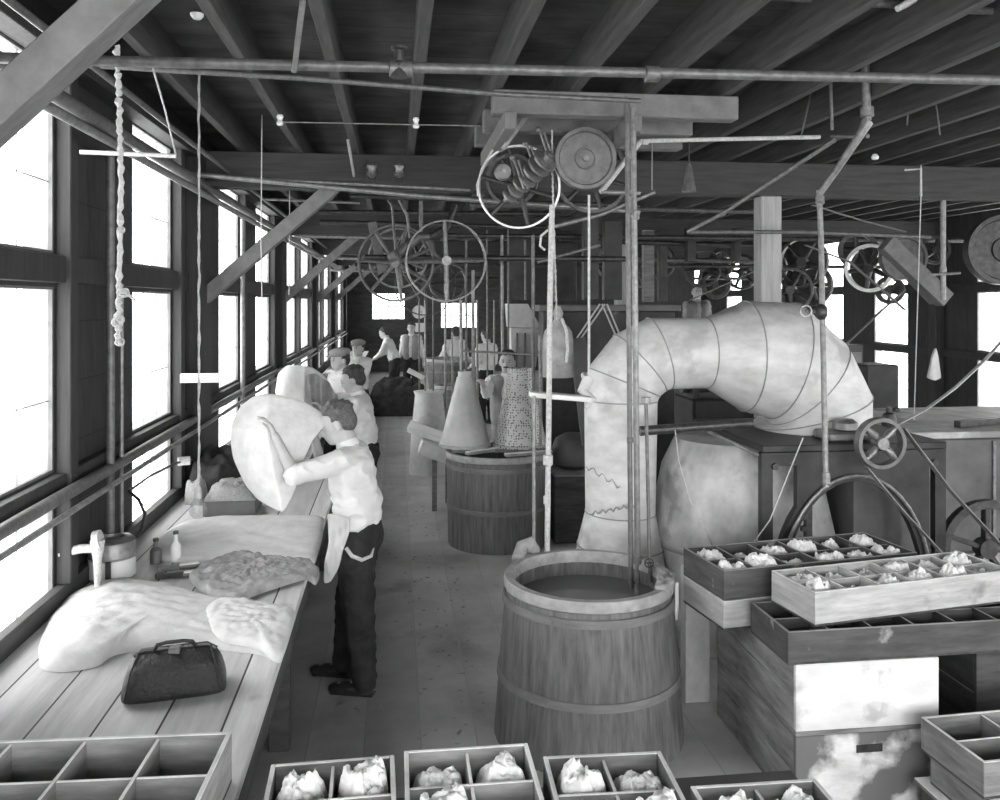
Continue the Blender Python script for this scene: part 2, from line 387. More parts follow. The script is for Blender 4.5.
def sheet(poly,p0,u,v,w,th,mat,name,parent=None,wr=.02,ws=6,n=64,rings=9,bul=0,seed=0,ff=None):
    """closed cloth of outline poly (a,b) in plane u,v; bulge along w, thickness th"""
    P=ins([(a,b,0) for a,b in poly],n); c=sum(P,Vector())/n; p0,u,v,w=map(Vector,(p0,u,v,w)); vs=[];fs=[]
    def pt(p,t,s):
        q=Vector((p.x*ws+seed,p.y*ws*.5,seed)); f=noise.noise(q)*wr+noise.noise(q*2.3)*wr*.4
        f+=ff(p.x,p.y) if ff else 0
        return p0+u*p.x+v*p.y+w*(bul*(1-t**2)*(1 if s>0 else .2)*s+f+s*th/2)
    for s in (1,-1):
        b=len(vs)
        for r in range(rings+1):
            t=1-r/rings*.98
            for k in range(n): vs.append(pt(c.lerp(P[k],t),t,s))
        for r in range(rings):
            for k in range(n):
                f=(b+r*n+k,b+r*n+(k+1)%n,b+(r+1)*n+(k+1)%n,b+(r+1)*n+k); fs.append(f if s>0 else f[::-1])
        f=tuple(b+rings*n+k for k in range(n)); fs.append(f if s>0 else f[::-1])
    b=(rings+1)*n
    for k in range(n): fs.append((k,b+k,b+(k+1)%n,(k+1)%n))
    return MB()._add(vs,fs).build(name,mat,parent,smooth=True,angle=75)
ZB=.776
def pz(l,z=ZB): return [onz(x,y,z)[:2] for x,y in l]
# big white felt
tag(mound(pz([(38,650),(40,672),(66,673),(98,668),(112,655),(138,652),(165,650),(205,648),(230,652),(262,655),(281,666),(287,640),(296,612),(262,606),(232,603),(205,600),(160,590),(120,584),(95,588),(70,596),(50,620)]),ZB,.10,'cloth','felt_sheet',wr=.010,ws=7,edge=.012,seed=2,n=120,rings=26,
    hf=lambda p,t:(.025+.05*math.exp(-((p.x+1.22)/.33)**2)+.010*abs(math.sin(p.x*6+p.y*5+1)))*(1-t**3)**.5),'large crumpled white felt sheet on the bench beside the black leather bag','felt sheet')
tag(mound(pz([(205,612),(215,604),(240,603),(262,608),(293,612),(294,625),(288,645),(283,660),(275,664),(262,652),(245,648),(225,645),(212,638),(204,626)],.80),ZB+.03,.035,'clothm','crumpled_felt',wr=.009,ws=14,edge=.012,seed=21,n=96,rings=22),'thin crumpled grey-white piece flung over the right end of the large white felt','felt sheet')
tag(mound(pz([(148,556),(158,540),(170,530),(190,522),(215,518),(325,518),(322,540),(314,566),(240,566),(200,562),(160,560)],.785),ZB,.022,'clothm','pressed_felt',wr=.007,ws=5,edge=.02,seed=5,power=.2),'smooth pale felt piece spread across the bench behind the grey folded felt','felt sheet')
fo=mound(pz([(188,580),(200,570),(215,563),(240,556),(262,561),(312,566),(320,576),(316,586),(306,579),(290,584),(262,593),(238,603),(215,600),(200,591)],.79),ZB+.012,.022,'clothg','folded_felt',wr=.013,ws=22,edge=.026,seed=9,power=.2,n=110,rings=30)
tag(fo,'grey wrinkled folded felt with a thick front hem on the bench','felt sheet')
# black bag
def bag():
    c=Vector((-.80,3.225,ZB)); t=thing('leather_bag',c,'black pebbled leather doctor bag on the bench in front of the white felt','bag',rz=math.radians(14))
    t.rotation_euler=(0,0,0)
    R=Matrix.Rotation(math.radians(10),3,'Z'); L=.187; D=.105
    vs=[];fs=[];n=28;ns=14
    for i in range(ns+1):
        u=-1+2*i/ns; x=L*u; e=(1-abs(u)**5)**.5 if abs(u)<1 else 0
        for k in range(n):
            a=2*PI*k/n; y=math.cos(a); z=math.sin(a)
            yy=math.copysign(abs(y)**.6,y)*D*(.55+.45*e)*(1-.55*max(0,z)**1.5); zz=.08+math.copysign(abs(z)**.5,z)*.08*(1 if z<0 else .7+.3*e)
            x2=x*(1-.24*(zz/.16)**1.8); vs.append(c+R@Vector((x2,yy*(1.12-.34*zz/.16),zz)))
    for i in range(ns):
        for k in range(n): fs.append((i*n+k,i*n+(k+1)%n,(i+1)*n+(k+1)%n,(i+1)*n+k))
    fs.append(tuple(range(n))[::-1]); fs.append(tuple(ns*n+k for k in range(n)))
    MB()._add(vs,fs).build('bag_body','leather',t,True,mods=[('SUBSURF',dict(levels=1))])
    T=lambda *p:c+R@Vector(p)
    MB().tube([T(-L*.74,-.0,.146),T(-L*.6,0,.164),T(L*.6,0,.164),T(L*.74,0,.146)],.009,8).build('frame_bar','iron',t,True)
    MB().tube([T(-.07,-.01,.166),T(-.06,-.02,.186),T(-.03,-.024,.193),T(.03,-.024,.193),T(.06,-.02,.186),T(.07,-.01,.166)],.007,8).build('handle','leather',t,True)
    MB().box(T(-.022,-.03,.146),T(.022,-.004,.172),.002).build('clasp','ironl',t)
    for s in (-1,1): MB().tube([T(s*L*.86,-D*.92,.03),T(s*L*.76,-D*.80,.12),T(s*L*.66,-.01,.160),T(s*L*.76,D*.72,.12)],.004,6).build('piping','leather',t,True)
bag()
# enamel can and flasks
p=onz(118,590,ZB)
t=thing('lidded_can',(-1.46,4.62,ZB),'shiny lidded metal can behind the white felt on the bench','can')
c=(-1.46,4.62,ZB)
MB().lathe([(.10,0),(.115,.01),(.115,.10),(.118,.105),(.10,.11)],c,n=32).build('can_body','white',t,True)
MB().lathe([(.118,.112),(.115,.118),(.112,.19),(.095,.205),(.06,.208),(.055,.192),(0,.192)],c,n=32).build('lid','ironl',t,True)
MB().box((-1.455,4.492,ZB+.02),(-1.43,4.508,ZB+.11),.002).build('label_strip','iron',t)
for k,(X,Y,r,h,lab) in enumerate(((-1.3,4.83,.03,.12,'small dark jar at the wall behind the lidded can'),(-1.2,4.85,.028,.15,'slim glass bottle right of the lidded can'))):
    t=thing('bottle',(X,Y,ZB),lab,'bottle')
    MB().lathe([(r,0),(r,h*.6),(r*.4,h*.75),(r*.4,h)],(X,Y,ZB),n=20).build('bottle_body','pulley' if k==0 else 'white',t,True)
    MB().disc((X,Y,ZB+h+.008),(0,0,1),r*.5,.016,16).build('stopper','iron',t)
# white pipe valve on the wall
t=thing('steam_valve',(-1.5,4.33,1.0),'white lagged pipe elbow and tap on the wall left of the lidded can','valve')
MB().tube([(-1.59,4.27,1.0),(-1.5,4.28,1.02),(-1.42,4.28,1.02)],.022,10).build('pipe_arm','pipew',t,True)
MB().tube([(-1.42,4.28,1.06),(-1.42,4.28,.96),(-1.42,4.28,.80)],[.035,.02,.014],10).build('spout','pipew',t,True)
MB().disc((-1.42,4.28,1.06),(1,0,.2),.045,.03,16).build('tap_wheel','pipew',t,True)
t=thing('gas_bracket',(-1.5,6.2,1.14),'thin gas bracket arm swinging from the wall past the second window','bracket')
MB().tube([at(192,460,6.4),at(176,463,6.1),at(150,476,5.6),at(129,491,5.12)],.008,8).build('arm','iron',t,True)
MB().disc(at(184,461,6.2),(1,.3,0),.03,.08,12).build('joint','pipew',t,True)
MB().tube([at(129,491,5.12),at(139,500,5.08),at(145,514,5.0),at(141,532,4.95),at(134,540,4.9)],.009,8).build('hose','iron',t,True)
for i,(X,Y,L,a,lab) in enumerate(((-1.1,4.55,.25,5,'dark hand tool lying at the edge of the grey felt'),(-1.15,4.68,.2,15,'short wooden tool behind the dark hand tool'))):
    t=thing('hand_tool',(X,Y,ZB),lab,'tool'); d=Vector((math.cos(math.radians(a)),math.sin(math.radians(a)),0))*L/2
    MB().beam(Vector((X,Y,ZB+.018))-d,Vector((X,Y,ZB+.018))+d*.2,.02,.03).build('blade','ironl' if i else 'iron',t)
    MB().caps(Vector((X,Y,ZB+.02))+d*.2,Vector((X,Y,ZB+.02))+d,.018,.018).build('handle','traym',t,True)
tag(MB().tube([at(150,567,4.95),at(190,568,4.9),at(215,570,4.85)],.006,6).build('thin_stick','iron'),'thin dark stick lying on the pale felt behind the tools','stick')
# ================================================================ TRAYS
def furcell(mb,x0,y0,x1,y1,z,h,seed,n=34):
    """billowy heap of fur filling a rectangle"""
    rnd=random.Random(seed); ox=rnd.uniform(-.22,.22); oy=rnd.uniform(-.2,.2); hh=h*rnd.uniform(.7,1.05)
    S1=min(x1-x0,y1-y0); o=Vector((seed*1.7,seed*.9,0)); vs=[];fs=[]
    for i in range(n+1):
        for j in range(n+1):
            a=2*i/n-1; b=2*j/n-1
            q=Vector((a,b,0))+o; w=Vector((noise.noise(q*1.3),noise.noise(q*1.3+Vector((9,0,0))),0))
            rr=math.hypot((a-ox)+w.x*.45,(b-oy)+w.y*.45)*.86; e=max(0,1-rr**3)**.55 if rr<1 else 0
            e*=max(0,1-abs(a)**8)*max(0,1-abs(b)**8)
            f1=noise.voronoi(q*1.6+w*.6)[0][0]; f2=noise.voronoi(q*3.6+w)[0][0]; f3=noise.voronoi(q*8)[0][0]; bl=.42*(1-f1*f1)+.2*(1-f2*f2*1.3)+.07*(1-f3*f3)+.06*noise.noise(q*9)
            sx=(noise.noise(q*5)+noise.noise(q*12)*.6)*S1*.05; sy=(noise.noise(q*5+Vector((0,7,0)))+noise.noise(q*12+Vector((0,7,0)))*.6)*S1*.05
            zz=z+hh*e*(.52+bl*.9)
            vs.append(Vector((min(max(x0+(x1-x0)*(a+1)/2+sx*e,x0),x1),min(max(y0+(y1-y0)*(b+1)/2+sy*e,y0),y1),zz)))
    for i in range(n):
        for j in range(n): k=i*(n+1)+j; fs.append((k,k+n+1,k+n+2,k+1))
    return mb._add(vs,fs)
def tray(loc,rz,L,W,h,nx,ny,mat,label,fur=None,furmat='wool',fl=None,grp='compartment trays',fh=.12):
    """loc = lower corner; L along local x, W along local y"""
    loc=Vector(loc); R=Matrix.Rotation(rz,3,'Z')
    t=thing('compartment_tray',loc+R@Vector((L/2,W/2,0)),label,'tray',grp); t.rotation_euler=(0,0,rz)
    o=-Vector((L/2,W/2,0)); th=.014
    def B(a,b,name,m=mat,bev=.002):
        # build in local coordinates, parent rotated
        mb=MB().box((a[0],a[1],a[2]),(b[0],b[1],b[2]),bev); 
        for v in mb.bm.verts: v.co+=o+wloc(t)
        return mb.build(name,m,t)
    B((0,0,0),(L,W,.01),'tray_bottom','joist')
    B((0,0,.01),(L,th,h),'side_board'); B((0,W-th,.01),(L,W,h),'side_board')
    B((0,th,.01),(th,W-th,h),'end_board'); B((L-th,th,.01),(L,W-th,h),'end_board')
    for k in range(1,nx): x=L*k/nx; B((x-.005,th,.01),(x+.005,W-th,h-.006),'cross_divider')
    for k in range(1,ny):
        y=W*k/ny
        B((th,y-.005,.01),(L-th,y+.005,h-.012),'long_divider')
    if fur:
        mb=MB(); 
        for i in range(nx):
            for j in range(ny):
                if fur!='all' and (i,j) not in fur: continue
                furcell(mb,max(th,L*i/nx+.006),max(th,W*j/ny+.006),min(L-th,L*(i+1)/nx-.006),min(W-th,W*(j+1)/ny-.006),.012,fh,i*7+j*3+int(loc.x*10+50))
        for v in mb.bm.verts: v.co=t.location+R@(v.co+o)
        f=mb.build('loose_fur',furmat,None,True,angle=180); tag(f,fl,'fur',kind='stuff')
    return t
# bench tray lower left
tray((-1.54,2.225,ZB+.001),math.radians(-2.5),1.04,.42,.15,5,2,'trayw','empty pale wooden tray of square compartments at the near end of the bench',fur=[(1,0),(3,0)],furmat='woold',fl='wisps of grey fur left in the bench tray compartments',fh=.05)
tag(mound([(-1.05,2.68),(-.9,2.67),(-.82,2.72),(-.86,2.78),(-1.0,2.79),(-1.08,2.74)],ZB,.02,'woold','fur_scraps',wr=.02,ws=30),'small scatter of fur scraps on the bench boards behind the tray','fur',kind='stuff')
# foreground trays on a low table
t=thing('low_table',(.4,2.2,0),'low dark table carrying the row of fur trays nearest the camera','table')
MB().box((-.42,1.55,.61),(1.3,2.68,.65),.004).build('table_top','benchd',t)
for X,Y in ((-.36,1.62),(1.24,1.62),(-.36,2.62),(1.24,2.62)): MB().box((X-.035,Y-.035,0),(X+.035,Y+.035,.61),.004).build('leg','benchd',t)
def tray_end(cx0,y1,deg,lab,fl,W=.39,mat='trayw'):
    # tray seen end-on, back-left corner at (cx0,y1), width W across and length toward the camera
    Lr=1.0; R=Matrix.Rotation(math.radians(deg),3,'Z'); c=Vector((cx0,y1,.655))+R@Vector((0,-Lr,0))
    R2=math.radians(deg+90); 
    # local x along length (away), local y to the left; start at right-near corner
    c2=c+R@Vector((W,0,0))
    return tray(c2,R2,Lr,W,.145,5,2,mat,lab,fur='all',fl=fl,fh=.165)
tray_end(-.375,2.64,1.5,'leftmost fur-filled tray in the foreground row, its end board broken','white fur heaped in the leftmost foreground tray',.37,'traym')
tray_end(.025,2.67,0,'second fur tray of the foreground row, touching the leftmost one','white fur heaped in the second foreground tray')
tray_end(.45,2.585,-2.0,'third fur tray of the foreground row, below the water tub','white fur heaped in the third foreground tray',.37,'traym')
tray_end(.845,2.375,-1,'fourth fur tray of the foreground row, beside the stained crates','white fur heaped in the rightmost foreground tray',.38,'traym')
# right-hand crates
def crate(a,b,label,m1,m2,handle=False,group='stacked crates'):
    a=Vector(a); b=Vector(b); c=(a+b)/2; t=thing('wooden_crate',(c.x,c.y,a.z),label,'crate',group)
    th=.022; h=b.z-a.z
    MB().box(a,(b.x,b.y,a.z+.02),.002).build('crate_floor',m1,t)
    fb=MB().box((a.x,a.y,a.z+.02),(b.x,a.y+th,b.z),.003).build('front_board',m2,t)
    MB().box((a.x,b.y-th,a.z+.02),(b.x,b.y,b.z),.003).build('back_board',m1,t)
    for x in (a.x,b.x-th):
        mb=MB(); zm=a.z+.02+(h-.02)*.5
        mb.box((x,a.y+th,a.z+.02),(x+th,b.y-th,zm-.003),.002); mb.box((x,a.y+th,zm),(x+th,b.y-th,b.z),.002); mb.build('side_board',m1,t)
    for y in (a.y+.06,b.y-.12): MB().box((a.x-.012,y,a.z+.03),(a.x,y+.06,b.z-.01),.002).build('batten',m1,t) if handle is None else None
    if handle: MB().box(((a.x+b.x)/2-.06,a.y-.004,a.z+h*.75),((a.x+b.x)/2+.06,a.y+.001,a.z+h*.85),.001).build('hand_hole','iron',fb)
    return t
crate((1.70,3.46,.0),(2.37,4.36,.335),'big stained crate on the floor under the fur trays, lower of two','crate','crates',True)
crate((1.70,3.46,.337),(2.36,4.36,.645),'big crate, its stained front coloured sunlit white, stacked on the stained floor crate','crate','cratew',False)
crate((2.75,3.75,.0),(3.5,4.45,.64),'dark crate at the right edge behind the pale-fronted crates','trayd','trayd',False)
tray((1.66,3.45,.649),math.radians(1),1.2,.37,.142,6,2,'trayd','dark-fronted tray lying straight on the pale-fronted crate under the turned tray')
tray((1.80,3.485,.793),math.radians(9.5),1.09,.32,.15,6,2,'trayp','pale tray full of fur, topmost and turned on the crate stack',fur='all',fl='pale fur in the topmost turned tray',fh=.155)
tray((1.535,3.85,.649),math.radians(8.7),1.1,.40,.138,6,2,'trayp','pale tray end jutting out under the dark tray on the crates',fur=[(5,0)],fl='fur in the tray under the dark one')
tray((1.535,3.85,.790),math.radians(8.7),1.1,.40,.142,6,2,'trayd','dark worn fur tray on the far side of the crate stack',fur='all',furmat='wool',fl='fur in the dark far tray of the crate stack',fh=.145)
# lower right crates
t=thing('packing_box',(2.7,3.2,0),'low box under the two empty trays at the right frame edge','box')
MB().box((2.21,2.93,0),(3.3,3.36,.155),.004).build('box_body','trayd',t); MB().box((2.19,2.92,.156),(3.32,3.38,.176),.003).build('box_lid','traym',t)
tray((2.235,2.965,.177),math.radians(1),1.1,.36,.137,5,2,'traym','lower of two empty trays stacked at the right frame edge')
tray((2.205,2.965,.318),math.radians(3),1.1,.36,.142,4,2,'traym','upper empty compartment tray at the right frame edge')
# ================================================================ TUBS
def tub(cx,cy,rt,rb,h,label,group,hoops,water=None,nst=34):
    t=thing('wooden_tub',(cx,cy,0),label,'tub',group); c=(cx,cy,0); n=nst*4
    mod=lambda k:1-.006*(k%4==0)
    th=.034
    prof=[(rb,0),(rb+(rt-rb)*.5,h*.5),(rt,h-.06),(rt-th,h-.06),(rb-th,.06),(0.001,.06)]
    MB().lathe(prof,c,n=n,mod=mod).build('staves','tub',t,True,angle=25)
    MB().lathe([(rt-.004,h-.062),(rt+.010,h-.052),(rt+.012,h-.015),(rt+.004,h),(rt-th+.002,h),(rt-th-.006,h-.06)],c,n=72,closed=True).build('rim','rim',t,True)
    for f in hoops:
        r=rb+(rt-rb)*f; z=h*f
        r0=rb+(rt-rb)*(f-.03); r1=rb+(rt-rb)*(f+.03)
        MB().lathe([(r0+.001,z-.021),(r0+.009,z-.019),(r1+.009,z+.019),(r1+.001,z+.021)],c,n=72,closed=True).build('hoop','hoop',t,True)
        MB().box((cx-r*.55-.05,cy-r*.84-.0,z-.02),(cx-r*.55+.02,cy-r*.835-.0,z+.02)).build('hoop_lap','hoop',t) if False else None
    for f in hoops:
        r=rb+(rt-rb)*f+.014; z=h*f; a=math.radians(228)
        MB().box((-.006,-.045,-.02),(.004,.045,.02),.002,R=Matrix.Rotation(a,3,'Z'),c=(0,0,0)).build('x','hoop',None) if False else None
        mb=MB().box((-.004,-.05,-.018),(.003,.05,.018),.002)
        for v in mb.bm.verts: v.co=Matrix.Rotation(a,3,'Z')@(v.co+Vector((r,0,0)))+Vector((cx,cy,z))
        mb.build('hoop_lap','hoop',[c_ for c_ in t.children if c_.name.startswith('hoop')][hoops.index(f)])
    if water: MB().lathe([(rb+(rt-rb)*water/h-th+.002,water-.01),(rb+(rt-rb)*water/h-th+.002,water)],c,n=64).build('water','water',t,True)
    return t
tub(.985,4.30,.425,.485,.80,'large wooden water tub with two hoops, nearest the camera','hooped tubs',(.87,.40),.665)
tub(.93,7.78,.47,.455,.84,'darker wooden tub in the middle of the shop with two metal cones on it','hooped tubs',(.86,.42),.6)
tub(.93,13.4,.34,.46,.9,'pale splashed tub behind the plain cone','hooped tubs',(.8,.4))
tub(1.05,15.9,.5,.38,1.15,'dark banded tub farthest down the shop','hooped tubs',(.93,.8))
# cloths on tub rim
tag(MB().tube([(.66,4.62,.79),(.70,4.70,.83),(.74,4.68,.85),(.78,4.72,.80)],[.03,.04,.045,.03],10).build('rag','clothg',None,True),'grey rag bunched on the back-left rim of the near tub','rag')
tag(mound([(1.25,4.02),(1.3,3.99),(1.37,4.08),(1.42,4.22),(1.37,4.27),(1.31,4.16)],.80,.012,'clothg','wet_cloth',wr=.012,ws=30,edge=.01),'wet cloth folded over the front-right rim of the near tub','rag')
tag(sheet([(0,0),(.022,0),(.026,-.10),(.018,-.19),(.004,-.19),(0,-.1)],(1.385,4.10,.80),(.7,.7,0),(0,0,1),(.7,-.7,0),.006,'clothm','hanging_rag',wr=.004,ws=20),'narrow rag strip hanging over the front-right side of the near tub','rag')
# boards across the middle tub, cones
for i,(a,b,lab) in enumerate((((.62,7.5,.86),(1.05,7.75,.87),'short bent slat on the left of the middle tub rim'),((.95,7.38,.86),(1.38,7.5,.86),'short slat across the front of the middle tub rim'))):
    tag(MB().beam(a,b,.06,.03).build('loose_lath','trayw'),lab,'slat','slats on the middle tub')
tag(MB().box((.5,7.98,.842),(1.36,8.1,.872)).build('support_plank','traym'),'plank laid across the back of the middle tub under the cones','plank')
tag(MB().box((.5,7.62,.842),(1.36,7.70,.872)).build('support_plank','traym'),'plank laid across the middle tub under the cone bases','plank')
def cone_dots(name):
    m=tex_mat(name,.38,.55,(1,1,1),.5,metal=.25,nscale=3); nt=m.node_tree; N=nt.nodes; L=nt.links; b=N['Principled BSDF']
    tc=N.new('ShaderNodeTexCoord'); mp=N.new('ShaderNodeMapping'); mp.inputs['Scale'].default_value=(34,34,34); L.new(tc.outputs['Object'],mp.inputs[0])
    vo=N.new('ShaderNodeTexVoronoi'); vo.inputs['Scale'].default_value=1.3; vo.inputs['Randomness'].default_value=.4; L.new(mp.outputs[0],vo.inputs['Vector'])
    lt=N.new('ShaderNodeMath'); lt.operation='LESS_THAN'; lt.inputs[1].default_value=.33; L.new(vo.outputs['Distance'],lt.inputs[0])
    src=b.inputs['Base Color'].links[0].from_socket; mx=N.new('ShaderNodeMixRGB'); L.new(lt.outputs[0],mx.inputs[0]); L.new(src,mx.inputs[1]); mx.inputs[2].default_value=g3(.05); L.new(mx.outputs[0],b.inputs['Base Color']); return m
M['conep']=cone_dots('perforated metal')
def fcone(px0,px1,pxt0,pxt1,yt,yb,Y,lab,mat,neck):
    zb=at((px0+px1)/2,yb,Y).z; zt=at(0,yt,Y).z; c=at((px0+px1)/2,yb,Y); rb=(at(px1,yb,Y)-at(px0,yb,Y)).length/2; rt=(at(pxt1,yt,Y)-at(pxt0,yt,Y)).length/2
    c.z=.873; h=zt-.873
    t=thing('forming_cone',c,lab,'cone')
    MB().lathe([(rb+.012,0),(rb+.012,.02),(rb,.025),(rt+.01,h-neck),(rt,h-neck),(rt,h),(rt-.008,h),(rt-.008,h-neck),(rb-.008,.02),(rb-.008,0)],c,n=40,closed=True).build('cone_wall',mat,t,True)
    MB().ring(c+Vector((0,0,h-neck)),(0,0,1),rt+.012,.012,.02).build('neck_band','cone',t,True)
fcone(440,490,458,472,376,450,7.85,'plain grey metal cone on the left of the middle tub','cone',.06)
fcone(494,546,509,534,373,448,7.80,'perforated pale metal cone on the right of the middle tub','conep',.12)
# ================================================================ BLOWER DUCT + MACHINE
YD=5.5
t=thing('blower_duct',(1.45,YD,0),'fat pale sheet-metal duct bending over into the forming machine','duct')
rings=[((575,575),(668,575)),((578,545),(662,545)),((586,512),(654,512)),((585,400),(656,400)),((589,368),(658,396)),((615,335),(664,391)),((648,318),(669,389)),((706,318),(706,388)),((745,301),(742,411)),((796,303),(768,418)),((840,342),(772,424)),((864,392),(758,428)),((864,418),(754,431))]
cs=[]
for a,b in rings:
    A=at(*a,YD); B=at(*b,YD); cs.append(((A+B)/2,(A-B)/2))
c0=cs[0][0].copy(); c0.z=.02; w0=cs[0][1].copy()*1.25; w0.z=0
cs.insert(0,(c0,w0))
n=40
def ringpts(c,w,f=1.0):
    r=w.length*f; return [c+w*f*math.cos(2*PI*k/n)+Vector((0,1,0))*r*math.sin(2*PI*k/n) for k in range(n)]
allr=[]
for i in range(len(cs)-1):
    for s in range(1): allr.append((cs[i][0].lerp(cs[i+1][0],s),cs[i][1].lerp(cs[i+1][1],s)))
allr.append(cs[-1]); vs=[];fs=[]
for c,w in allr: vs+=ringpts(c,w)
for i in range(len(allr)-1):
    for k in range(n): fs.append((i*n+k,i*n+(k+1)%n,(i+1)*n+(k+1)%n,(i+1)*n+k))
MB()._add(vs,fs).build('duct_body','duct',t,True,angle=28)
for i in (2,3,4,5,6,7,8,9,10,11,12):
    c,w=cs[i]; P=ringpts(c,w,1.004); P.append(P[0]); P.append(P[1])
    MB().tube(P,.0045,6).build('duct_seam','seam',t,True)
# torn patch low on the duct
P=[at(586+k*2.6,466+k*1.6+3*math.sin(k*1.7),YD-.235-.02*math.sin(k/17*PI)) for k in range(14)]
MB().tube([at(590+k*2.6,514-k*.5+2.0*math.sin(k*2.3),YD-.236-.03*math.sin((k+4)/26*PI)) for k in range(18)],[.003+.006*abs(math.sin(k*1.3)) for k in range(18)],6).build('torn_patch','seam',t,True)
MB().tube(P,[.001+.004*abs(math.sin(k*.9)) for k in range(14)],6).build('torn_patch','seam',t,True)
# suction chamber
t=thing('suction_chamber',(2.17,5.5,0),'tall pale sheet-metal chamber between the duct and the machine frame','chamber')
MB().lathe([(.55,.0),(.55,.70),(.47,1.10),(.38,1.29),(.30,1.295)],(2.25,5.5,0),n=32).build('chamber_wall','sheet',t,True,angle=20)
MB().lathe([(.552,.6),(.56,.61),(.56,.63),(.552,.64)],(2.25,5.5,0),n=32,closed=True).build('band','seam',t,True)
MB().box((1.575,4.50,0),(1.715,4.58,.74),.004).build('skirt_panel','sheet',t)
MB().beam((1.66,4.6,.60),(1.9,5.0,.62),.03,.2).build('skirt_bracket','sheet',t)
tag(MB().tube([at(675,430,4.95),at(679,462,4.9),at(690,500,4.88),at(708,535,4.9),at(712,545,4.95)],.003,6).build('hanging_string','rope'),'white string hanging from the dark roller over the pale chamber','string')
tag(MB().tube([at(803,438,4.75),at(790,470,4.75),at(770,520,4.75),at(752,545,4.75)],.004,6).build('slack_string','rope'),'slack pale string slanting from the machine top across the arched frame','string')
# machine table + arched frame
t=thing('forming_machine',(2.75,5.4,0),'dark cast-iron forming machine with an arched end frame under the duct mouth','machine')
MB().box((2.16,4.82,1.305),(3.34,6.0,1.345),.004).build('machine_top','machine',t)
MB().box((2.2,6.01,0),(3.3,6.05,1.3)).build('rear_plate','mgrey',t)
def arch(y0,d):
    x0,x1=2.16,3.34; w=x1-x0; N=24
    outer=[(0,0),(0,1.30),(w,1.30),(w,0),(w-.07,0)]
    inn=[]
    for k in range(N+1):
        a=PI*k/N; inn.append((w/2+(w/2-.07)*math.cos(a),.62+.56*math.sin(a)))
    poly=outer+inn+[(.07,0)]
    mb=MB()
    # build as strips between outer rectangle and inner arch so faces stay convex
    def strip(A,B):
        for i in range(len(A)-1):
            mb.prism([A[i],A[i+1],B[i+1],B[i]],(x0,y0,0),(1,0,0),(0,0,1),(0,1,0),d)
    mb.box((x0,y0,0),(x0+.07,y0+d,1.30)); mb.box((x1-.07,y0,0),(x1,y0+d,1.30)); mb.box((x0+.07,y0,1.22),(x1-.07,y0+d,1.30))
    A=[];B=[]
    for k in range(N+1):
        a=PI*k/N; rx=w/2-.07
        A.append((w/2+rx*math.cos(a),.45+.74*math.sin(a))); B.append((w/2+(rx-.07)*math.cos(a),.42+.70*math.sin(a)))
    strip(A,B)
    for i in range(N):
        a,b=A[i],A[i+1]
        if a[1]>.72 and b[1]>.72 and not (.62<a[1]<1.06 and .0<a[0]<.26): strip([(b[0],1.22),(a[0],1.22)],[b,a])
    return mb
arch(4.83,.05).build('arched_frame','machine',t)
arch(5.9,.05).build('arched_frame','machine',t)
P=[Vector((2.75+(.59-.105)*math.cos(PI*k/20),4.815,.44+.715*math.sin(PI*k/20))) for k in range(21)]
MB().tube(P,.012,8).build('frame_moulding','ironl',t,True)
for X in (2.24,3.26): MB().disc((X,4.82,1.22),(0,1,0),.02,.02,16).build('bolt','iron',t,True)
MB().box((2.5,4.95,.2),(2.54,4.99,1.15)).build('rack_bar','iron',t)
for k in range(12): MB().box((2.475,4.95,.3+k*.07),(2.5,4.985,.33+k*.07)).build('rack_tooth','iron',t)
MB().lathe([(.25,0),(.22,.6),(.12,1.05),(.1,1.28)],(2.72,5.45,.02),n=28).build('inner_hopper','sheet',t,True)
MB().box((2.95,5.2,.1),(3.28,5.8,1.28)).build('inner_casing','mgrey',t)
MB().tube([at(640,431,5.0),at(752,423,5.0)],.03,14).build('roller','iron',t,True)
MB().tube([at(705,430,5.3),at(758,455,4.85)],.012,8).build('side_rod','pipe',t,True)
# lumps on the table (motor mount)
MB().box((2.62,4.9,1.346),(2.95,5.1,1.40),.01).build('bearing_block','ironl',t)
MB().lathe([(.02,0),(.075,.01),(.075,.05),(.05,.07),(.02,.075)],(2.78,5.0,1.40),n=24).build('bearing_cap','ironl',t,True)
# fly wheel
wc=at(880,443,4.66)
t=thing('flywheel',wc,'spoked belt wheel with fat handles at the front corner of the forming machine','wheel')
t.location=wc
MB().ring(wc,(0,1,0),.148,.022,.06).build('rim','pulley',t,True)
MB().disc(wc,(0,1,0),.035,.08,20).build('hub','ironl',t,True)
for k in range(4):
    a=PI/4+k*PI/2; d=Vector((math.cos(a),-.1,math.sin(a)))
    MB().tube([wc+d*.03,wc+d*.08,wc+d*.128],[.014,.026,.014],10).build('spoke','ironl',t,True)
MB().tube([wc,wc+Vector((0,.20,0))],.02,12).build('axle','iron',t,True)
def belt(pts,w,th,mat,label,name='drive_belt',wd=(0,1,0)):
    pts=[Vector(p) for p in pts]; wd=Vector(wd).normalized(); vs=[];fs=[]
    for i,p in enumerate(pts):
        d=(pts[min(i+1,len(pts)-1)]-pts[max(i-1,0)]).normalized(); nn=d.cross(wd).normalized()
        for a,b in ((-1,-1),(1,-1),(1,1),(-1,1)): vs.append(p+wd*w/2*a+nn*th/2*b)
    for i in range(len(pts)-1):
        for k in range(4): fs.append((i*4+k,i*4+(k+1)%4,(i+1)*4+(k+1)%4,(i+1)*4+k))
    fs+= [(0,1,2,3),tuple(len(vs)-4+k for k in range(4))]
    return tag(MB()._add(vs,fs).build(name,mat),label,'belt')
belt([at(866,467,4.66),at(900,508,4.62),at(948,560,4.55)],.05,.006,'belt','dark belt dropping from the left of the spoked belt wheel')
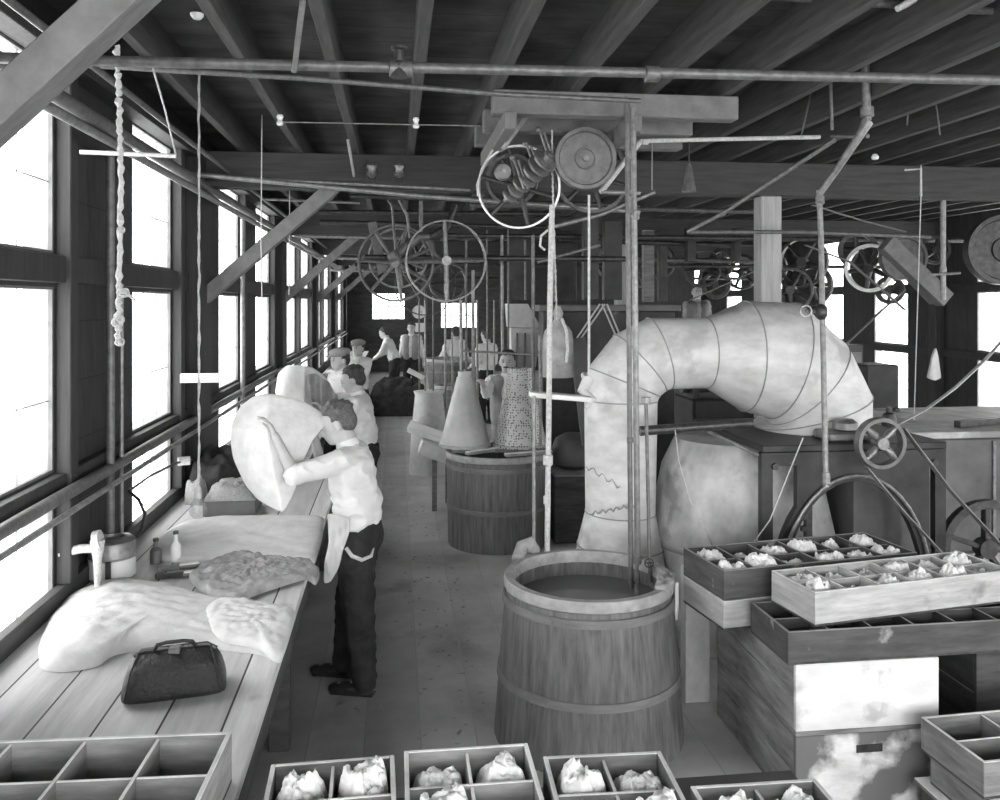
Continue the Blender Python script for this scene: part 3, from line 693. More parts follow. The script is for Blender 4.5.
belt([at(903,428,4.66),at(950,490,4.62),at(1010,555,4.55)],.05,.006,'belt','dark belt dropping from the right of the spoked belt wheel')
belt([at(898,424,5.6),at(925,410,5.5),at(955,388,5.4),at(985,360,5.3),at(1010,332,5.2)],.09,.006,'beltl','shiny belt sweeping up to the right frame edge above the machine',wd=(.45,.9,0))
# second machine at right
t=thing('grey_machine',(4.4,6.4,0),'wide grey machine casing with a flat top behind the spoked belt wheel','machine')
MB().box((3.55,5.75,.35),(5.4,6.9,1.22),.03).build('casing','mgrey',t)
MB().box((3.45,5.65,1.221),(5.6,7.0,1.27),.006).build('flat_top','sheet',t)
MB().beam((4.1,5.8,1.3),(5.3,6.2,1.3),.06,.05).build('top_bar','iron',t)
for X in (3.62,5.3):
    for Y in (5.85,6.8): MB().box((X-.05,Y-.05,0),(X+.05,Y+.05,.35)).build('leg','machine',t)
for X in (3.9,4.35,4.8,5.2): MB().box((X-.012,5.735,.4),(X+.012,5.749,1.18)).build('rib','pipe',t)
# lower spoked gear at right
wc=at(985,548,4.9); wc.z=max(wc.z,.42)
t=thing('spur_gear',wc,'dark spoked wheel half hidden behind the fur trays at the right edge','wheel')
MB().ring(wc,(0,1,0),.30,.05,.05).build('rim','iron',t,True); MB().disc(wc,(0,1,0),.06,.08,20).build('hub','iron',t,True)
for k in range(5):
    a=k*2*PI/5+.3; MB().beam(wc+Vector((math.cos(a)*.05,0,math.sin(a)*.05)),wc+Vector((math.cos(a)*.26,0,math.sin(a)*.26)),.03,.05,(0,1,0)).build('spoke','iron',t)
# small items on second machine
t=thing('oil_pot',at(893,421,5.9),'small dark oil pot on the grey machine behind the spoked belt wheel','pot'); q=at(889,421,5.9); q.z=1.272; t.location=q
MB().lathe([(.05,0),(.055,.06),(.04,.1),(.02,.11),(.02,.15)],q,n=18).build('pot_body','iron',t,True); MB().ell(q+Vector((.06,0,.13)),(.03,.02,.02)).build('spout','iron',t,True)
# lamp-like black sheet behind (cabinet) at right
tag(MB().box((4.8,8.2,0),(5.15,8.6,1.55),.01).build('iron_drum','machine'),'tall dark drum-like bin against the right windows','bin')
# hanging garment at right
tag(sheet([(0,.0),(.05,.22),(.09,.34),(.13,.22),(.16,0),(.08,-.03)],at(927,378,8.8),(1,0,0),(0,0,1),(0,-1,0),.03,'clothm','hanging_cloth',wr=.02),'pale cloth hanging on the dark post by the right windows','cloth')
# ================================================================ RODS, PIPES, ROPES
def rod(pts,r,mat,label,cat='pipe',name='pipe',fit=None,n=10):
    o0=pts[0]
    t=thing(name,Vector(pts[-1]) if Vector(pts[-1]).z<Vector(pts[0]).z else Vector(pts[0]),label,cat)
    MB().tube(pts,r,n).build('tube',mat,t,True)
    for (p,rr,l) in (fit or []): MB().lathe([(rr*.8,-l/2),(rr,-l/2+.004),(rr,l/2-.004),(rr*.8,l/2)],p,(Vector(pts[-1])-Vector(pts[0])).normalized(),n=16).build('coupling',mat,t,True)
    return t
A=at(98,61,3.25); B=at(1010,79,3.25)
rod([A+Vector((-.35,0,0)),A,B+Vector((.5,0,0))],.021,'pdark','thick dark pipe crossing the whole ceiling nearest the camera',fit=[(at(401,69,3.25),.032,.09),(at(652,74,3.25),.032,.06)])
t=thing('pipe_hanger',at(401,60,3.25),'small valve bonnet standing on the nearest ceiling pipe','pipe fitting')
MB().lathe([(.035,-.05),(.03,0),(.018,.01),(.018,.05),(.03,.055),(.03,.065)],at(399,64,3.25),n=16).build('bonnet','iron',t,True)
rod([at(100,66,3.9),at(300,78,3.9),at(500,94,3.95),at(640,101,4.0)],.013,'pdark','thinner pipe sagging just behind the nearest ceiling pipe')
rod([at(150,170,6.6),at(420,196,6.6),at(640,212,6.6)],.02,'pipe','pale pipe running below the first cross beam')
rod([at(200,176,6.75),at(470,190,6.75)],.014,'pipe','thin pipe strapped under the first cross beam')
rod([at(80,152,4.25),at(176,156,4.25)],.011,'pipew','short white stub pipe at the upper left wall')
# long wall pipes
for X,z,r,m,lab in ((-1.47,3.1,.035,'pdark','thick dark pipe running along the top of the window wall'),(-1.38,2.98,.022,'pipe','pale pipe running along the window wall below the thick one'),(-1.5,1.32,.03,'pdark','dark pipe along the window sills above the bench'),(-1.43,1.27,.014,'pipe','thin bright pipe along the window sills'),(-1.3,3.22,.016,'pdark','thin pipe under the joists beside the window wall')):
    rod([(X,2.0 if z>2 else YB,z),(X,12,z),(X,25.5,z)],r,m,lab)
rod([(-1.47,8.45,3.0),(-1.47,8.45,.9)],.02,'pipe','upright pale pipe in front of the third window')
rod([(-1.5,4.72,3.0),(-1.5,4.72,.8)],.022,'pdark','upright dark pipe on the wall left of the second window')
rod([(-1.5,4.9,2.3),(-1.5,4.9,.8)],.012,'pipe','thin bright upright rod beside the dark wall pipe')
# near rods into the tub
rod([at(627,97,4.45),at(631,588,4.45)],.014,'pdark','left rod of the tall pair standing in the near tub',fit=[(at(629,205,4.45),.02,.1),(at(630,440,4.45),.018,.03)])
rod([at(633,108,4.52),at(638,588,4.52)],.017,'pipe','thicker right rod of the tall pair standing in the near tub',fit=[(at(635,215,4.52),.024,.05),(at(638,560,4.52),.03,.04)])
t=rod([at(646,400,4.4),at(650,582,4.4)],.010,'pdark','thin valve rod with a little hand wheel at the near tub rim',name='valve_rod')
q=at(649,563,4.38); hw=MB().ring(q,(0,1,0),.026,.006,.008,24).build('valve_wheel','iron',t,True); MB().box(q-Vector((.024,.003,.003)),q+Vector((.024,.003,.003))).build('wheel_spoke','iron',hw)
MB().disc(at(646,400,4.4),(0,0,1),.025,.03,12).build('top_cap','ironl',t,True)
rod([at(552,205,4.72),at(550,300,4.72),at(549,396,4.72),at(547,565,4.72)],.016,'pipew','whitish crusted pipe from the ceiling into the back of the near tub',fit=[(at(548,460,4.72),.028,.06),(at(547,500,4.72),.021,.05)])
rod([at(534,396,4.75),at(534,562,4.75)],.011,'pipe','thin rod below the hanging board, left of the crusted pipe')
rod([at(548,230,4.72),at(541,236,4.72),at(540,246,4.72),at(545,250,4.72)],.007,'pipew','small curled spout on the crusted pipe under the pulleys',name='spout_pipe')
# hanging board
t=thing('hanging_board',at(570,397,4.8),'narrow white board held level between the rods left of the duct','board')
MB().beam(at(530,394,4.85),at(590,399,4.85),.11,.03).build('board','white',t)
tag(MB().tube([at(584,375,5.05),at(588,380,4.95),at(582,390,4.95),at(592,400,4.92),at(586,408,4.9)],[.02,.035,.03,.032,.012],9).build('rag_knot','clothm',None,True),'knotted rag bundle tied beside the duct at the end of the white board','rag')
# rope 590
rod([at(589,195,4.95),at(589,380,4.95)],.008,'rope','straight rope hanging to the knotted rag by the duct',cat='rope',name='rope')
# pipe system at right
rod([at(640,141,5.2),at(820,137,5.2)],.014,'pipew','white crusted level pipe below the timber frame right of the pulleys',fit=[(at(645,142,5.2),.02,.04)])
rod([at(640,142,5.2),at(601,192,5.0)],.017,'pipew','white slanting pipe beside the big pulley disc')
rod([at(601,192,5.0),at(640,193,5.0)],.014,'pipe','short level pipe at the foot of the white slanting pipe')
rod([at(548,228,5.6),at(600,215,5.5),at(655,192,5.4)],.014,'pipe','slanting pipe under the big pulley disc')
rod([at(538,262,6.2),at(600,245,6.2)],.012,'pdark','dark slanting pipe lower under the pulleys')
rod([at(864,22,4.6),at(867,120,4.6)],.024,'pipe','thick upright pipe coming down through the joists at the right',fit=[(at(867,112,4.6),.038,.06)])
rod([at(867,122,4.6),at(862,132,4.6),at(838,168,4.75),at(820,193,4.85)],[.036,.026,.021,.021],'pipe','slanting pipe section below the elbow at the right')
rod([at(819,190,4.85),at(821,240,4.85),at(826,487,4.6)],.0165,'pipe','long upright pipe in front of the duct mouth ending in a white tip',fit=[(at(820,200,4.85),.026,.05),(at(826,478,4.61),.024,.07),(at(822,310,4.78),.026,.05)])
t=thing('globe_valve',at(811,311,4.8),'small valve with a round hand wheel on the upright pipe above the duct','valve')
MB().ring(at(806,311,4.72),(.3,1,0),.035,.008,.01,28).build('hand_wheel','pipe',t,True); MB().tube([at(806,311,4.72),at(820,312,4.78)],.010,8).build('stem','pipe',t,True); MB().ell(at(821,312,4.76),(.04,.04,.05)).build('valve_body','iron',t,True)
rod([at(830,52,4.9),at(832,130,4.9)],.010,'pipe','thin upright pipe left of the thick right one')
rod([at(832,136,5.0),at(868,136,4.7)],.014,'pdark','short dark level pipe joining the right elbow')
rod([at(687,232,6.2),at(722,214,6.1),at(835,140,5.1)],.014,'pipe','long pale pipe slanting up from behind the pale post to the right elbow',fit=[(at(722,214,6.1),.02,.05)])
rod([at(690,232,6.3),at(800,232,6.4),at(930,237,6.6)],.016,'pdark','dark level pipe crossing in front of the pale post')
rod([at(943,172,7.0),at(943,300,7.0)],.024,'pipe','thick upright pipe before the right-hand windows',fit=[(at(943,270,7.0),.03,.06)])
rod([at(928,275,6.9),at(960,273,6.9)],.012,'pipe','short cross pipe with a tap on the thick upright right-hand pipe')
rod([at(921,165,5.6),at(921,195,5.6),at(914,420,5.6)],.004,'cord','long thin pull cord hanging before the right windows',cat='cord',name='pull_cord')
rod([at(905,170,5.6),at(921,169,5.6),at(921,196,5.6)],.008,'pipew','bent white pipe stub under the right-hand joists')
rod([at(800,195,9.0),at(1010,195,9.0)],.03,'pipe','level shaft crossing below the ceiling at the right')
rod([at(770,-4,3.6),at(1010,13,3.6)],.018,'pdark','thick pipe in the upper right corner of the ceiling')
tag(MB().tube([at(897,9,3.5),at(906,4,3.5),at(916,-1,3.5)],[.014,.017,.012],10).build('pipe_glint','white',None,True),'white piece standing in for a glint on the upper right ceiling pipe','insulator')  # bright glint on the pipe, modelled as a white piece
tag(MB().lathe([(.001,-.02),(.02,-.016),(.026,0),(.012,.02)],at(875,157,5.4),n=16).build('porcelain_insulator','white',None,True),'small white knob under the joists at the right','insulator')
for (x0,y0,x1,y1,w_) in ((930,85,940,135,'thin dark hanger wire high at the right'),(905,92,907,125,'short dark hanger wire beside the slanting joists'),(815,60,800,140,'thin wire slanting behind the right upright pipe')):
    rod([at(x0,y0,5.2),at((x0+x1)/2+2,(y0+y1)/2,5.2),at(x1,y1,5.2)],.006,'pdark',w_,cat='wire',name='hanger_wire')
for (x,w_) in ((399,'iron pipe clamp hung under the first cross beam'),(372,'small iron pulley block under the nearest ceiling beam')):
    q=at(x,170,6.7); t=thing('pipe_clamp',q,w_,'clamp'); MB().lathe([(.02,-.06),(.04,-.04),(.03,0),(.045,.03),(.02,.07)],q,n=14).build('clamp_body','ironl',t,True)
    for d in (-.035,.035): MB().tube([q+Vector((d,0,-.01)),q+Vector((d*1.2,0,-.09))],.009,8).build('bolt','iron',t,True)
# timber frame carrying pulleys
for Y,x0,x1,lab in ((4.72,492,735,'nearest timber of the pulley frame under the joists'),(5.2,483,690,'middle timber of the pulley frame under the joists'),(5.68,475,680,'rear timber of the pulley frame under the joists')):
    a=at(x0,100,Y).x; b=at(x1,100,Y).x
    tag(MB().box((a,Y-.055,ZJ-.135),(b,Y+.055,ZJ-.002),.006).build('frame_timber','brace'),lab,'timber')
tag(MB().box((at(490,140,5.3).x,4.6,ZJ-.235),(at(490,140,5.3).x+.07,5.9,ZJ-.137),.006).build('frame_timber','brace'),'lengthwise timber hung under the left ends of the pulley frame','timber')
tag(MB().box((at(600,140,5.3).x,4.6,ZJ-.235),(at(600,140,5.3).x+.07,5.9,ZJ-.137),.006).build('frame_timber','brace'),'lengthwise timber under the pulley frame above the big disc','timber')
# pulleys
def wheel(c,ax,r,w,nsp,mat,label,rimt=.02,spt=.018,rimmat=None,name='belt_pulley',hub=.12,rot=0):
    c=Vector(c); ax=Vector(ax).normalized(); t=thing(name,c,label,'pulley')
    MB().ring(c,ax,r,rimt,w).build('rim',rimmat or mat,t,True)
    MB().disc(c,ax,r*hub,w*1.4,20).build('hub',mat,t,True)
    a=ax.orthogonal().normalized(); b=ax.cross(a)
    for k in range(nsp):
        an=2*PI*k/nsp+rot; d=a*math.cos(an)+b*math.sin(an)
        MB().tube([c+d*r*hub*.8,c+d*(r-rimt*.6)],[spt,spt*.75],8).build('spoke',mat,t,True)
    return t
def discp(c,ax,r,w,mat,label):
    c=Vector(c); t=thing('solid_pulley',c,label,'pulley'); ax=Vector(ax).normalized()
    MB().lathe([(.001,-w*.3),(r*.28,-w*.32),(r*.30,-w*.42),(r*.34,-w*.42),(r*.36,-w*.25),(r*.84,-w*.25),(r*.88,-w/2),(r,-w/2),(r,w/2),(.001,w/2)],c,ax,44).build('disc_face',mat,t,True,angle=25)
    MB().disc(c-ax*w*.42,ax,r*.1,w*.3,16).build('hub','ironl',t,True)
    return t
discp(at(585,159,5.0),(0.05,1,0),.184,.07,'pulley','solid round pulley disc facing the camera under the timber frame')
wheel(at(592,176,5.35),(0.1,1,0),.24,.05,6,'iron','dark pulley wheel half hidden behind the solid disc')
wheel(at(519,187,5.3),(.25,1,.1),.262,.05,6,'iron','large rubbed-bright rimmed wheel left of the solid pulley disc',rimmat='bright',rimt=.012)
wheel(at(512,180,5.5),(.25,1,.1),.17,.06,5,'iron','smaller dark wheel inside the bright rimmed wheel')
c=at(503,172,5.1); t=thing('cap_pulley',c,'small domed pulley with a round nose left of the cone pulley','pulley')
MB().lathe([(0.001,-.03),(.045,-.028),(.055,0),(.05,.03),(.001,.04)],c,(0,1,0),24).build('dome','pulley',t,True); MB().disc(c-Vector((0,.03,0)),(0,1,0),.014,.02,12).build('nose','ironl',t,True)
# stepped cone pulley with studs
t=thing('cone_pulley',at(530,170,5.1),'stepped drum of small pulleys on a slanting shaft under the timber frame','pulley')
p0=at(510,196,5.2); p1=at(545,160,4.95); ax=(p1-p0).normalized()
MB().tube([p0-ax*.05,p1+ax*.06],.018,10).build('shaft','ironl',t,True)
for k in range(7):
    f=k/6; MB().lathe([(.035,-.014),(.05+.03*f,-.008),(.05+.03*f,.008),(.035,.014)],p0.lerp(p1,f),ax,24).build('step','pulley' if k%2 else 'ironl',t,True)
MB().disc(p1+ax*.03,ax,.035,.04,16).build('end_hub','ironl',t,True)
for k in range(3):
    a=at(514+k*13,160-k*14,5.05); 
    for dx in (0,4): MB().tube([a+Vector((dx*.006,0,0)),a+Vector((dx*.006+.06,0,-.17))],.008,8).build('belt_finger','pipe',t,True)
    MB().ell(a+Vector((-.01,0,.015)),(.018,.018,.018)).build('knuckle','ironl',t,True)
tag(MB().beam(at(502,150,5.0),at(527,115,5.0),.02,.03).build('shifter_lever','pipe'),'pale shifter lever slanting above the cone pulley','lever')
tag(MB().tube([at(493,150,5.2),at(482,168,5.2),at(477,185,5.2),at(478,196,5.2)],.006,6).build('loop_wire','pipew',None,True),'thin white wire looping down left of the bright rimmed wheel','wire')
# second cluster
wheel(at(396,263,8.2),(.2,1,0),.37,.06,7,'ironl','spoked wheel at the left of the overhead wheel pair down the aisle',rimmat='pulley',rimt=.018,rot=.4,spt=.02)
wheel(at(398,258,8.5),(.2,1,0),.30,.05,6,'pipe','inner spoked wheel behind the left one of the aisle pair',rimt=.016,rot=.1)
wheel(at(446,261,8.0),(-.1,1,0),.385,.06,4,'ironl','bright thin-rimmed wheel at the right of the overhead wheel pair',rimmat='pipe',rimt=.014,rot=.75,spt=.024)
wheel(at(448,282,8.8),(-.1,1,0),.2,.05,5,'iron','small dark wheel low behind the bright thin-rimmed wheel')
t=thing('shaft_hanger',at(440,240,8.1),'curved iron hanger arms joining the two overhead wheels','hanger')
MB().tube([at(394,257,8.0),at(418,237,8.05),at(430,237,8.05)],[.05,.04,.035],10).build('arm','pulley',t,True)
MB().tube([at(430,237,8.05),at(447,227,8.1),at(455,205,8.15)],[.035,.03,.028],10).build('arm','iron',t,True)
MB().tube([at(431,240,8.0),at(436,254,8.0),at(445,262,8.0)],.025,8).build('arm','iron',t,True)
MB().tube([at(399,200,8.1),at(407,215,8.1),at(410,238,8.1)],.014,8).build('arm','pipe',t,True)
MB().tube([at(421,200,8.1),at(421,232,8.1)],.02,8).build('arm','pipe',t,True)
MB().tube([at(388,200,8.1),at(392,205,8.1),at(396,255,8.0)],.012,8).build('arm','pipe',t,True)
MB().lathe([(.03,-.05),(.05,-.04),(.05,.04),(.03,.05)],at(394,256,7.95),(.9,-.6,.4),20).build('collar','ironl',t,True)
belt([at(404,232,8.05),at(397,245,8.05),at(404,275,8.05),at(420,300,8.05)],.03,.006,'belt','narrow belt curling behind the left overhead aisle wheel')
wheel(at(425,285,9.2),(.1,1,0),.33,.05,6,'iron','dark wheel between and behind the two overhead aisle wheels',rimt=.012,rot=.2,spt=.014)
wheel(at(418,255,8.9),(.8,.6,.1),.2,.05,5,'iron','tilted dark wheel on the hanger between the overhead aisle wheels',rimt=.02,rot=.5)
tag(MB().beam(at(372,222,8.4),at(383,272,8.4),.05,.09).build('hanger_post','brace'),'slanting timber hanger left of the aisle wheels','timber')
# line shafts
for Y,z,x0,x1,lab in ((8.3,2.63,-.3,2.4,'line shaft through the overhead aisle wheels'),(12.6,2.75,-.6,7.6,'line shaft across the shop beyond the second beam'),(9.6,2.95,.2,7.6,'line shaft high above the forming machines'),(17.5,2.7,-.4,7.6,'line shaft far down the shop')):
    rod([(x0,Y,z),(x1,Y,z)],.028,'iron',lab,cat='shaft',name='line_shaft')
# far pulleys, right and middle
far=[(702,268,13,.3),(722,262,13,.22),(742,272,13,.28),(716,285,13,.22),(803,262,11,.34),(812,285,11,.28),(790,290,11,.3),(660,262,13,.26),(870,268,9,.27),(858,250,9.4,.22),(640,275,13,.2),(610,262,12.5,.25),(935,250,9,.16),(890,290,11.5,.2),(770,268,14,.3)]
words=['leftmost of the distant pulleys seen above the duct','distant pulley just right of the leftmost one above the duct','distant pulley touching the pale post','low distant pulley above the duct neck','tall pulley right of the pale post','low pulley right of the pale post by the upright pipe','pulley half behind the pale post low down','small distant pulley above the dark cabinet','big pale-rimmed pulley before the right windows','dark pulley overlapping the big pale-rimmed one','distant pulley over the man behind the duct','distant pulley above the rope right of the white chute','narrow pulley on the thick upright pipe at the right','small pulley by the slanting brace at the right','farthest pulley showing beside the pale post']
for i,((x,y,Y,r),w) in enumerate(zip(far,words)):
    wheel(at(x,y,Y),(1 if i%3 else .4,.9,0),r,.08,5,'iron',w,rimmat='iron' if i!=8 else 'bright',rimt=.035+.02*(i%2),rot=i,hub=.2,spt=.03)
discp(at(903,258,8.6),(.2,1,0),.24,.12,'pulley','round dark disc before the upper right window')
discp(at(1003,250,7.6),(.3,1,0),.34,.16,'iron','large dark disc cut by the right frame edge')
tag(MB().beam(at(885,243,7.6),at(945,300,7.6),.12,.16).build('diagonal_timber','brace'),'sunlit diagonal timber before the right-hand windows','timber')
belt([at(805,245,8.9),at(850,262,8.9),at(905,310,8.9)],.06,.008,'belt','thin slanting belt crossing behind the upright pipe at the right')
belt([at(905,232,8.4),at(860,220,8.4),at(812,205,8.4)],.05,.008,'belt','high belt slanting under the joists at the right')
belt([at(840,350,9.5),at(880,312,9.5),at(905,290,9.5)],.05,.008,'belt','short belt slanting up before the small right window')
belt([at(690,300,10.5),at(735,280,10.8),at(775,262,11)],.06,.008,'belt','belt slanting up behind the duct shoulder')
for (x0,y0,x1,y1,Y,rr_,m_,w_) in ((228,170,470,187,7.6,.012,'pdark','dark pipe just behind the first cross beam on the left'),(262,199,360,203,8.6,.014,'pipe','pale pipe end showing behind the first brace'),(295,236,400,238,9.6,.022,'pipe','pale level pipe between the first and second brace'),(300,212,560,214,9.9,.03,'iron','dark level shaft above the aisle wheels'),(320,222,560,228,10.6,.03,'iron','second dark level shaft above the aisle wheels'),(350,196,640,206,7.9,.02,'iron','dark level rod behind the bright rimmed wheel'),(335,258,480,262,14.0,.025,'pipe','thin pale pipe before the third brace'),(330,270,420,272,18.0,.03,'pipe','thin pale pipe near the end wall'),(560,240,760,246,10.2,.03,'iron','dark level shaft left of the pale post'),(560,258,760,262,12.2,.03,'pdark','dark level pipe left of the pale post'),(470,205,760,212,8.8,.025,'pdark','long dark pipe behind the crusted pipe top')):
    rod([at(x0,y0,Y),at(x1,y1,Y)],rr_,m_,w_)
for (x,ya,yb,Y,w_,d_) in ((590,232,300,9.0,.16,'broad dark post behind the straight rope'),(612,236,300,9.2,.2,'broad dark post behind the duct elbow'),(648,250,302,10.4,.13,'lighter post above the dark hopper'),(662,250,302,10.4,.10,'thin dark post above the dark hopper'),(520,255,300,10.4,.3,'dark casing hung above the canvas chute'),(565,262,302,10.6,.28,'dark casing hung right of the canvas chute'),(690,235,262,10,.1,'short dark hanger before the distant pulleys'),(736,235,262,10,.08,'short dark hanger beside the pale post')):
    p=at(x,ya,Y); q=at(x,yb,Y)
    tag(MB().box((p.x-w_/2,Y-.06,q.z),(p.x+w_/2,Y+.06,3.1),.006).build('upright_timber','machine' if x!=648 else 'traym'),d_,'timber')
t=thing('gallery_partition',(4.2,15.0,0),'dark partition closing off the far side behind the pulleys','partition')
MB().box((1.9,15.5,2.05),(5.6,15.56,3.1)).build('upper_boards','wallv',t); MB().box((3.2,15.5,0),(3.4,15.56,2.05)).build('partition_post','wallv',t); MB().box((5.3,15.5,0),(5.5,15.56,2.05)).build('partition_post','wallv',t)
# rope with knots at left
def rope(pts,r,mat,lab,seed,name='rope'):
    P=[];n=90
    pts=[Vector(p) for p in pts]
    for i in range(n):
        f=i/(n-1)*(len(pts)-1); k=min(int(f),len(pts)-2); p=pts[k].lerp(pts[k+1],f-k)
        P.append(p+Vector((noise.noise(Vector((i*.5,seed,0)))*r*.7,noise.noise(Vector((i*.5,0,seed)))*r*.7,0)))
    rr=[r*(.85+.22*math.sin(i*2.3)+.7*noise.noise(Vector((i*.6,seed,3)))) for i in range(n)]
    t=thing(name,pts[-1],lab,'rope'); MB().tube(P,rr,8).build('strand',mat,t,True); return t
t=rope([at(117,45,3.4),at(119,100,3.4),at(121,180,3.4),at(119,290,3.4),at(118,345,3.4)],.0125,'rope','thick frayed knotted rope hanging by the second window',3)
def knot(c,r,t,seed,mat='rope'):
    mb=MB()
    for k in range(5):
        rnd=random.Random(seed*9+k); ax=Vector((rnd.uniform(-1,1),rnd.uniform(-1,1),rnd.uniform(-1,1))).normalized(); a=ax.orthogonal().normalized(); b=ax.cross(a)
        P=[Vector(c)+a*r*math.cos(q*PI/7)+b*r*.8*math.sin(q*PI/7) for q in range(15)]
        mb.tube(P,r*.28,7)
    return mb.build('knot',mat,t,True)
kn=knot(at(123,293,3.4),.02,t,1); knot(at(118,321,3.4),.022,t,2); knot(at(121,230,3.4),.013,t,4); knot(at(120,342,3.4),.015,t,6)
MB().tube([at(123,293,3.4),at(130,296,3.38),at(136,301,3.38)],.006,6).build('loose_end','rope',kn,True)
# cord with bulb
t=rope([at(199,18,5.0),at(199,250,5.0),at(199,480,5.0),at(198,493,5.0)],.008,'cord','twisted cord of the hanging bulb by the bench',11,name='lamp_cord')
t=thing('hanging_bulb',at(198,505,5.0),'clear glass bulb hanging on a twisted cord above the bench','lamp')
c=at(198,508,5.0)
MB().lathe([(.001,-.062),(.026,-.056),(.044,-.034),(.05,-.006),(.044,.022),(.026,.045),(.017,.06)],c,n=28).build('bulb_glass','bulb',t,True)
MB().lathe([(.018,.055),(.02,.06),(.02,.1),(.012,.125),(.008,.13)],c,n=20).build('socket','pipew',t,True)
tag(MB().tube([at(262,115,6.3),at(261,240,6.3),at(262,298,6.3)],.004,6).build('pull_cord','cord'),'thin pale pull cord hanging before the fourth window','cord')
tag(MB().tube([at(290,140,8.5),at(289,295,8.5)],.004,6).build('pull_cord','cord'),'thin cord hanging by the lower end of the second brace','cord')
# white T bracket at left (board in front of window post)
tag(MB().box(at(180,383,6.1),at(220,373,6.14),.002).build('shelf_bracket','white'),'short white batten fixed level across the wall post','batten')
# chain to sack
rope([at(552,130,5.0),at(553,200,5.2),at(557,322,5.9)],.007,'cord','chain-like cord holding up the hanging pale sack',15,name='chain')
t=thing('hanging_sack',at(558,378,5.9),'pale cylindrical sack hanging open-bottomed beside the duct','sack')
q=at(558,377,5.9); q.x=at(558,0,5.9).x
rr=.098
MB().lathe([(rr*1.08,0),(rr*1.12,.12),(rr*1.1,.26),(rr*1.0,.32),(rr*.75,.355),(rr*.4,.385),(.028,.41),(.038,.45),(.018,.50)],q,n=26).build('sack_body','clothg',t,True)
MB().tube([q+Vector((.02,-.04,.41)),q+Vector((.04,-.10,.33)),q+Vector((.045,-.118,.2)),q+Vector((.035,-.118,.11))],.012,8).build('tie_rope','rope',t,True)
# white chute
t=thing('canvas_chute',at(525,375,9.5),'white canvas chute with dark stripes narrowing above the perforated cone','chute')
MB().prism([(at(a,0,9.5).x,at(0,b,9.5).z) for a,b in ((508,304),(528,304),(541,330),(510,329))],(0,9.5,0),(1,0,0),(0,0,1),(0,1,0),.3).build('hood','cloth',t)
MB().prism([(at(a,0,9.55).x,at(0,b,9.55).z) for a,b in ((511,330),(541,331),(536,372),(512,372))],(0,9.55,0),(1,0,0),(0,0,1),(0,1,0),.22).build('canvas','clothm',t)
for x in (517,525,533): MB().beam(at(x,333,9.52),at(x-1,370,9.52),.05,.02).build('stripe','mgrey',t)
# dark cabinet/hopper behind sack
t=thing('dark_hopper',(2.1,8.9,0),'broad dark hopper wall behind the hanging sack and the duct','hopper')
MB().box((1.55,8.9,.0),(3.0,9.2,2.1),.01).build('hopper_body','machine',t); MB().box((1.5,8.85,2.101),(3.05,9.25,2.17),.006).build('top_ledge','mgrey',t)
tag(MB().box((1.43,7.6,0),(2.0,8.3,.62),.01).build('low_chest','trayd'),'low dark chest between the middle tub and the duct','chest')
c=at(574,455,7.9); tag(MB().lathe([(.12,0),(.2,.05),(.22,.15),(.17,.28),(.08,.33)],(c.x,7.95,.622),n=28).build('round_pot','mgrey',None,True),'round grey pot on the low chest behind the white board','pot')
# straps
for x0,y0,x1,y1,lab in ((600,304,577,338,'left pale strap sloping down beside the hanging sack'),(602,304,622,350,'right pale strap sloping down behind the duct elbow')):
    t=thing('strap',at(x1,y1,7.2),lab,'strap'); 
    for d in (0,5): MB().tube([at(x0+d,y0,7.2),at(x1+d*.8,y1,7.2)],.008,6).build('cord','cord',t,True)
tag(MB().beam(at(577,338,7.2),at(590,445,7.2),.05,.14).build('drop_board','mgrey'),'tall grey swinging board between the sack and the duct','board')
# vertical rods of the middle station
rl=[(425,300,440,11,.012,'pipe'),(433,296,430,11,.01,'pdark'),(445,222,408,11,.014,'pipe'),(461,300,452,8.2,.015,'pipe'),(466,240,448,8.2,.012,'pdark'),(473,270,446,8.2,.016,'pipe'),(477,300,420,10,.012,'pipe'),(487,230,400,10,.01,'pdark'),(502,235,360,9,.016,'pipe'),(508,232,352,9,.01,'pdark'),(533,235,448,7.0,.014,'pdark'),(540,335,446,7.0,.012,'pipe'),(419,300,400,12,.012,'pdark'),(452,335,403,12,.014,'pipe'),(494,300,415,9.5,.01,'pipe'),(525,240,300,9,.012,'pdark')]
ws=['leftmost rod of the rods before the pale tub','thin dark rod second from the left before the pale tub','tall rod rising over the pale tub to the overhead wheels','left rod of the close group before the plain cone','dark rod in the middle of the group before the plain cone','right rod of the close group before the plain cone','rod behind the plain cone, nearest it','thin dark rod between the two cones','pale rod rising straight between the two cones','thin dark rod beside the pale one between the cones','dark rod passing the perforated cone on its right','short pale rod right of the perforated cone','dark rod beyond the pale tub at its left','rod standing inside the banded far tub','thin rod near the moustached man','high dark rod over the canvas chute']
for (x,y0,y1,Y,r,m),w in zip(rl,ws): rod([at(x,y0,Y),at(x+.5,y1,Y)],r,m,w,cat='rod',name='iron_rod')
rod([at(463,351,8.0),at(540,355,7.6)],.011,'pipe','level rail tying the rods above the two cones',cat='rod',name='iron_rod')
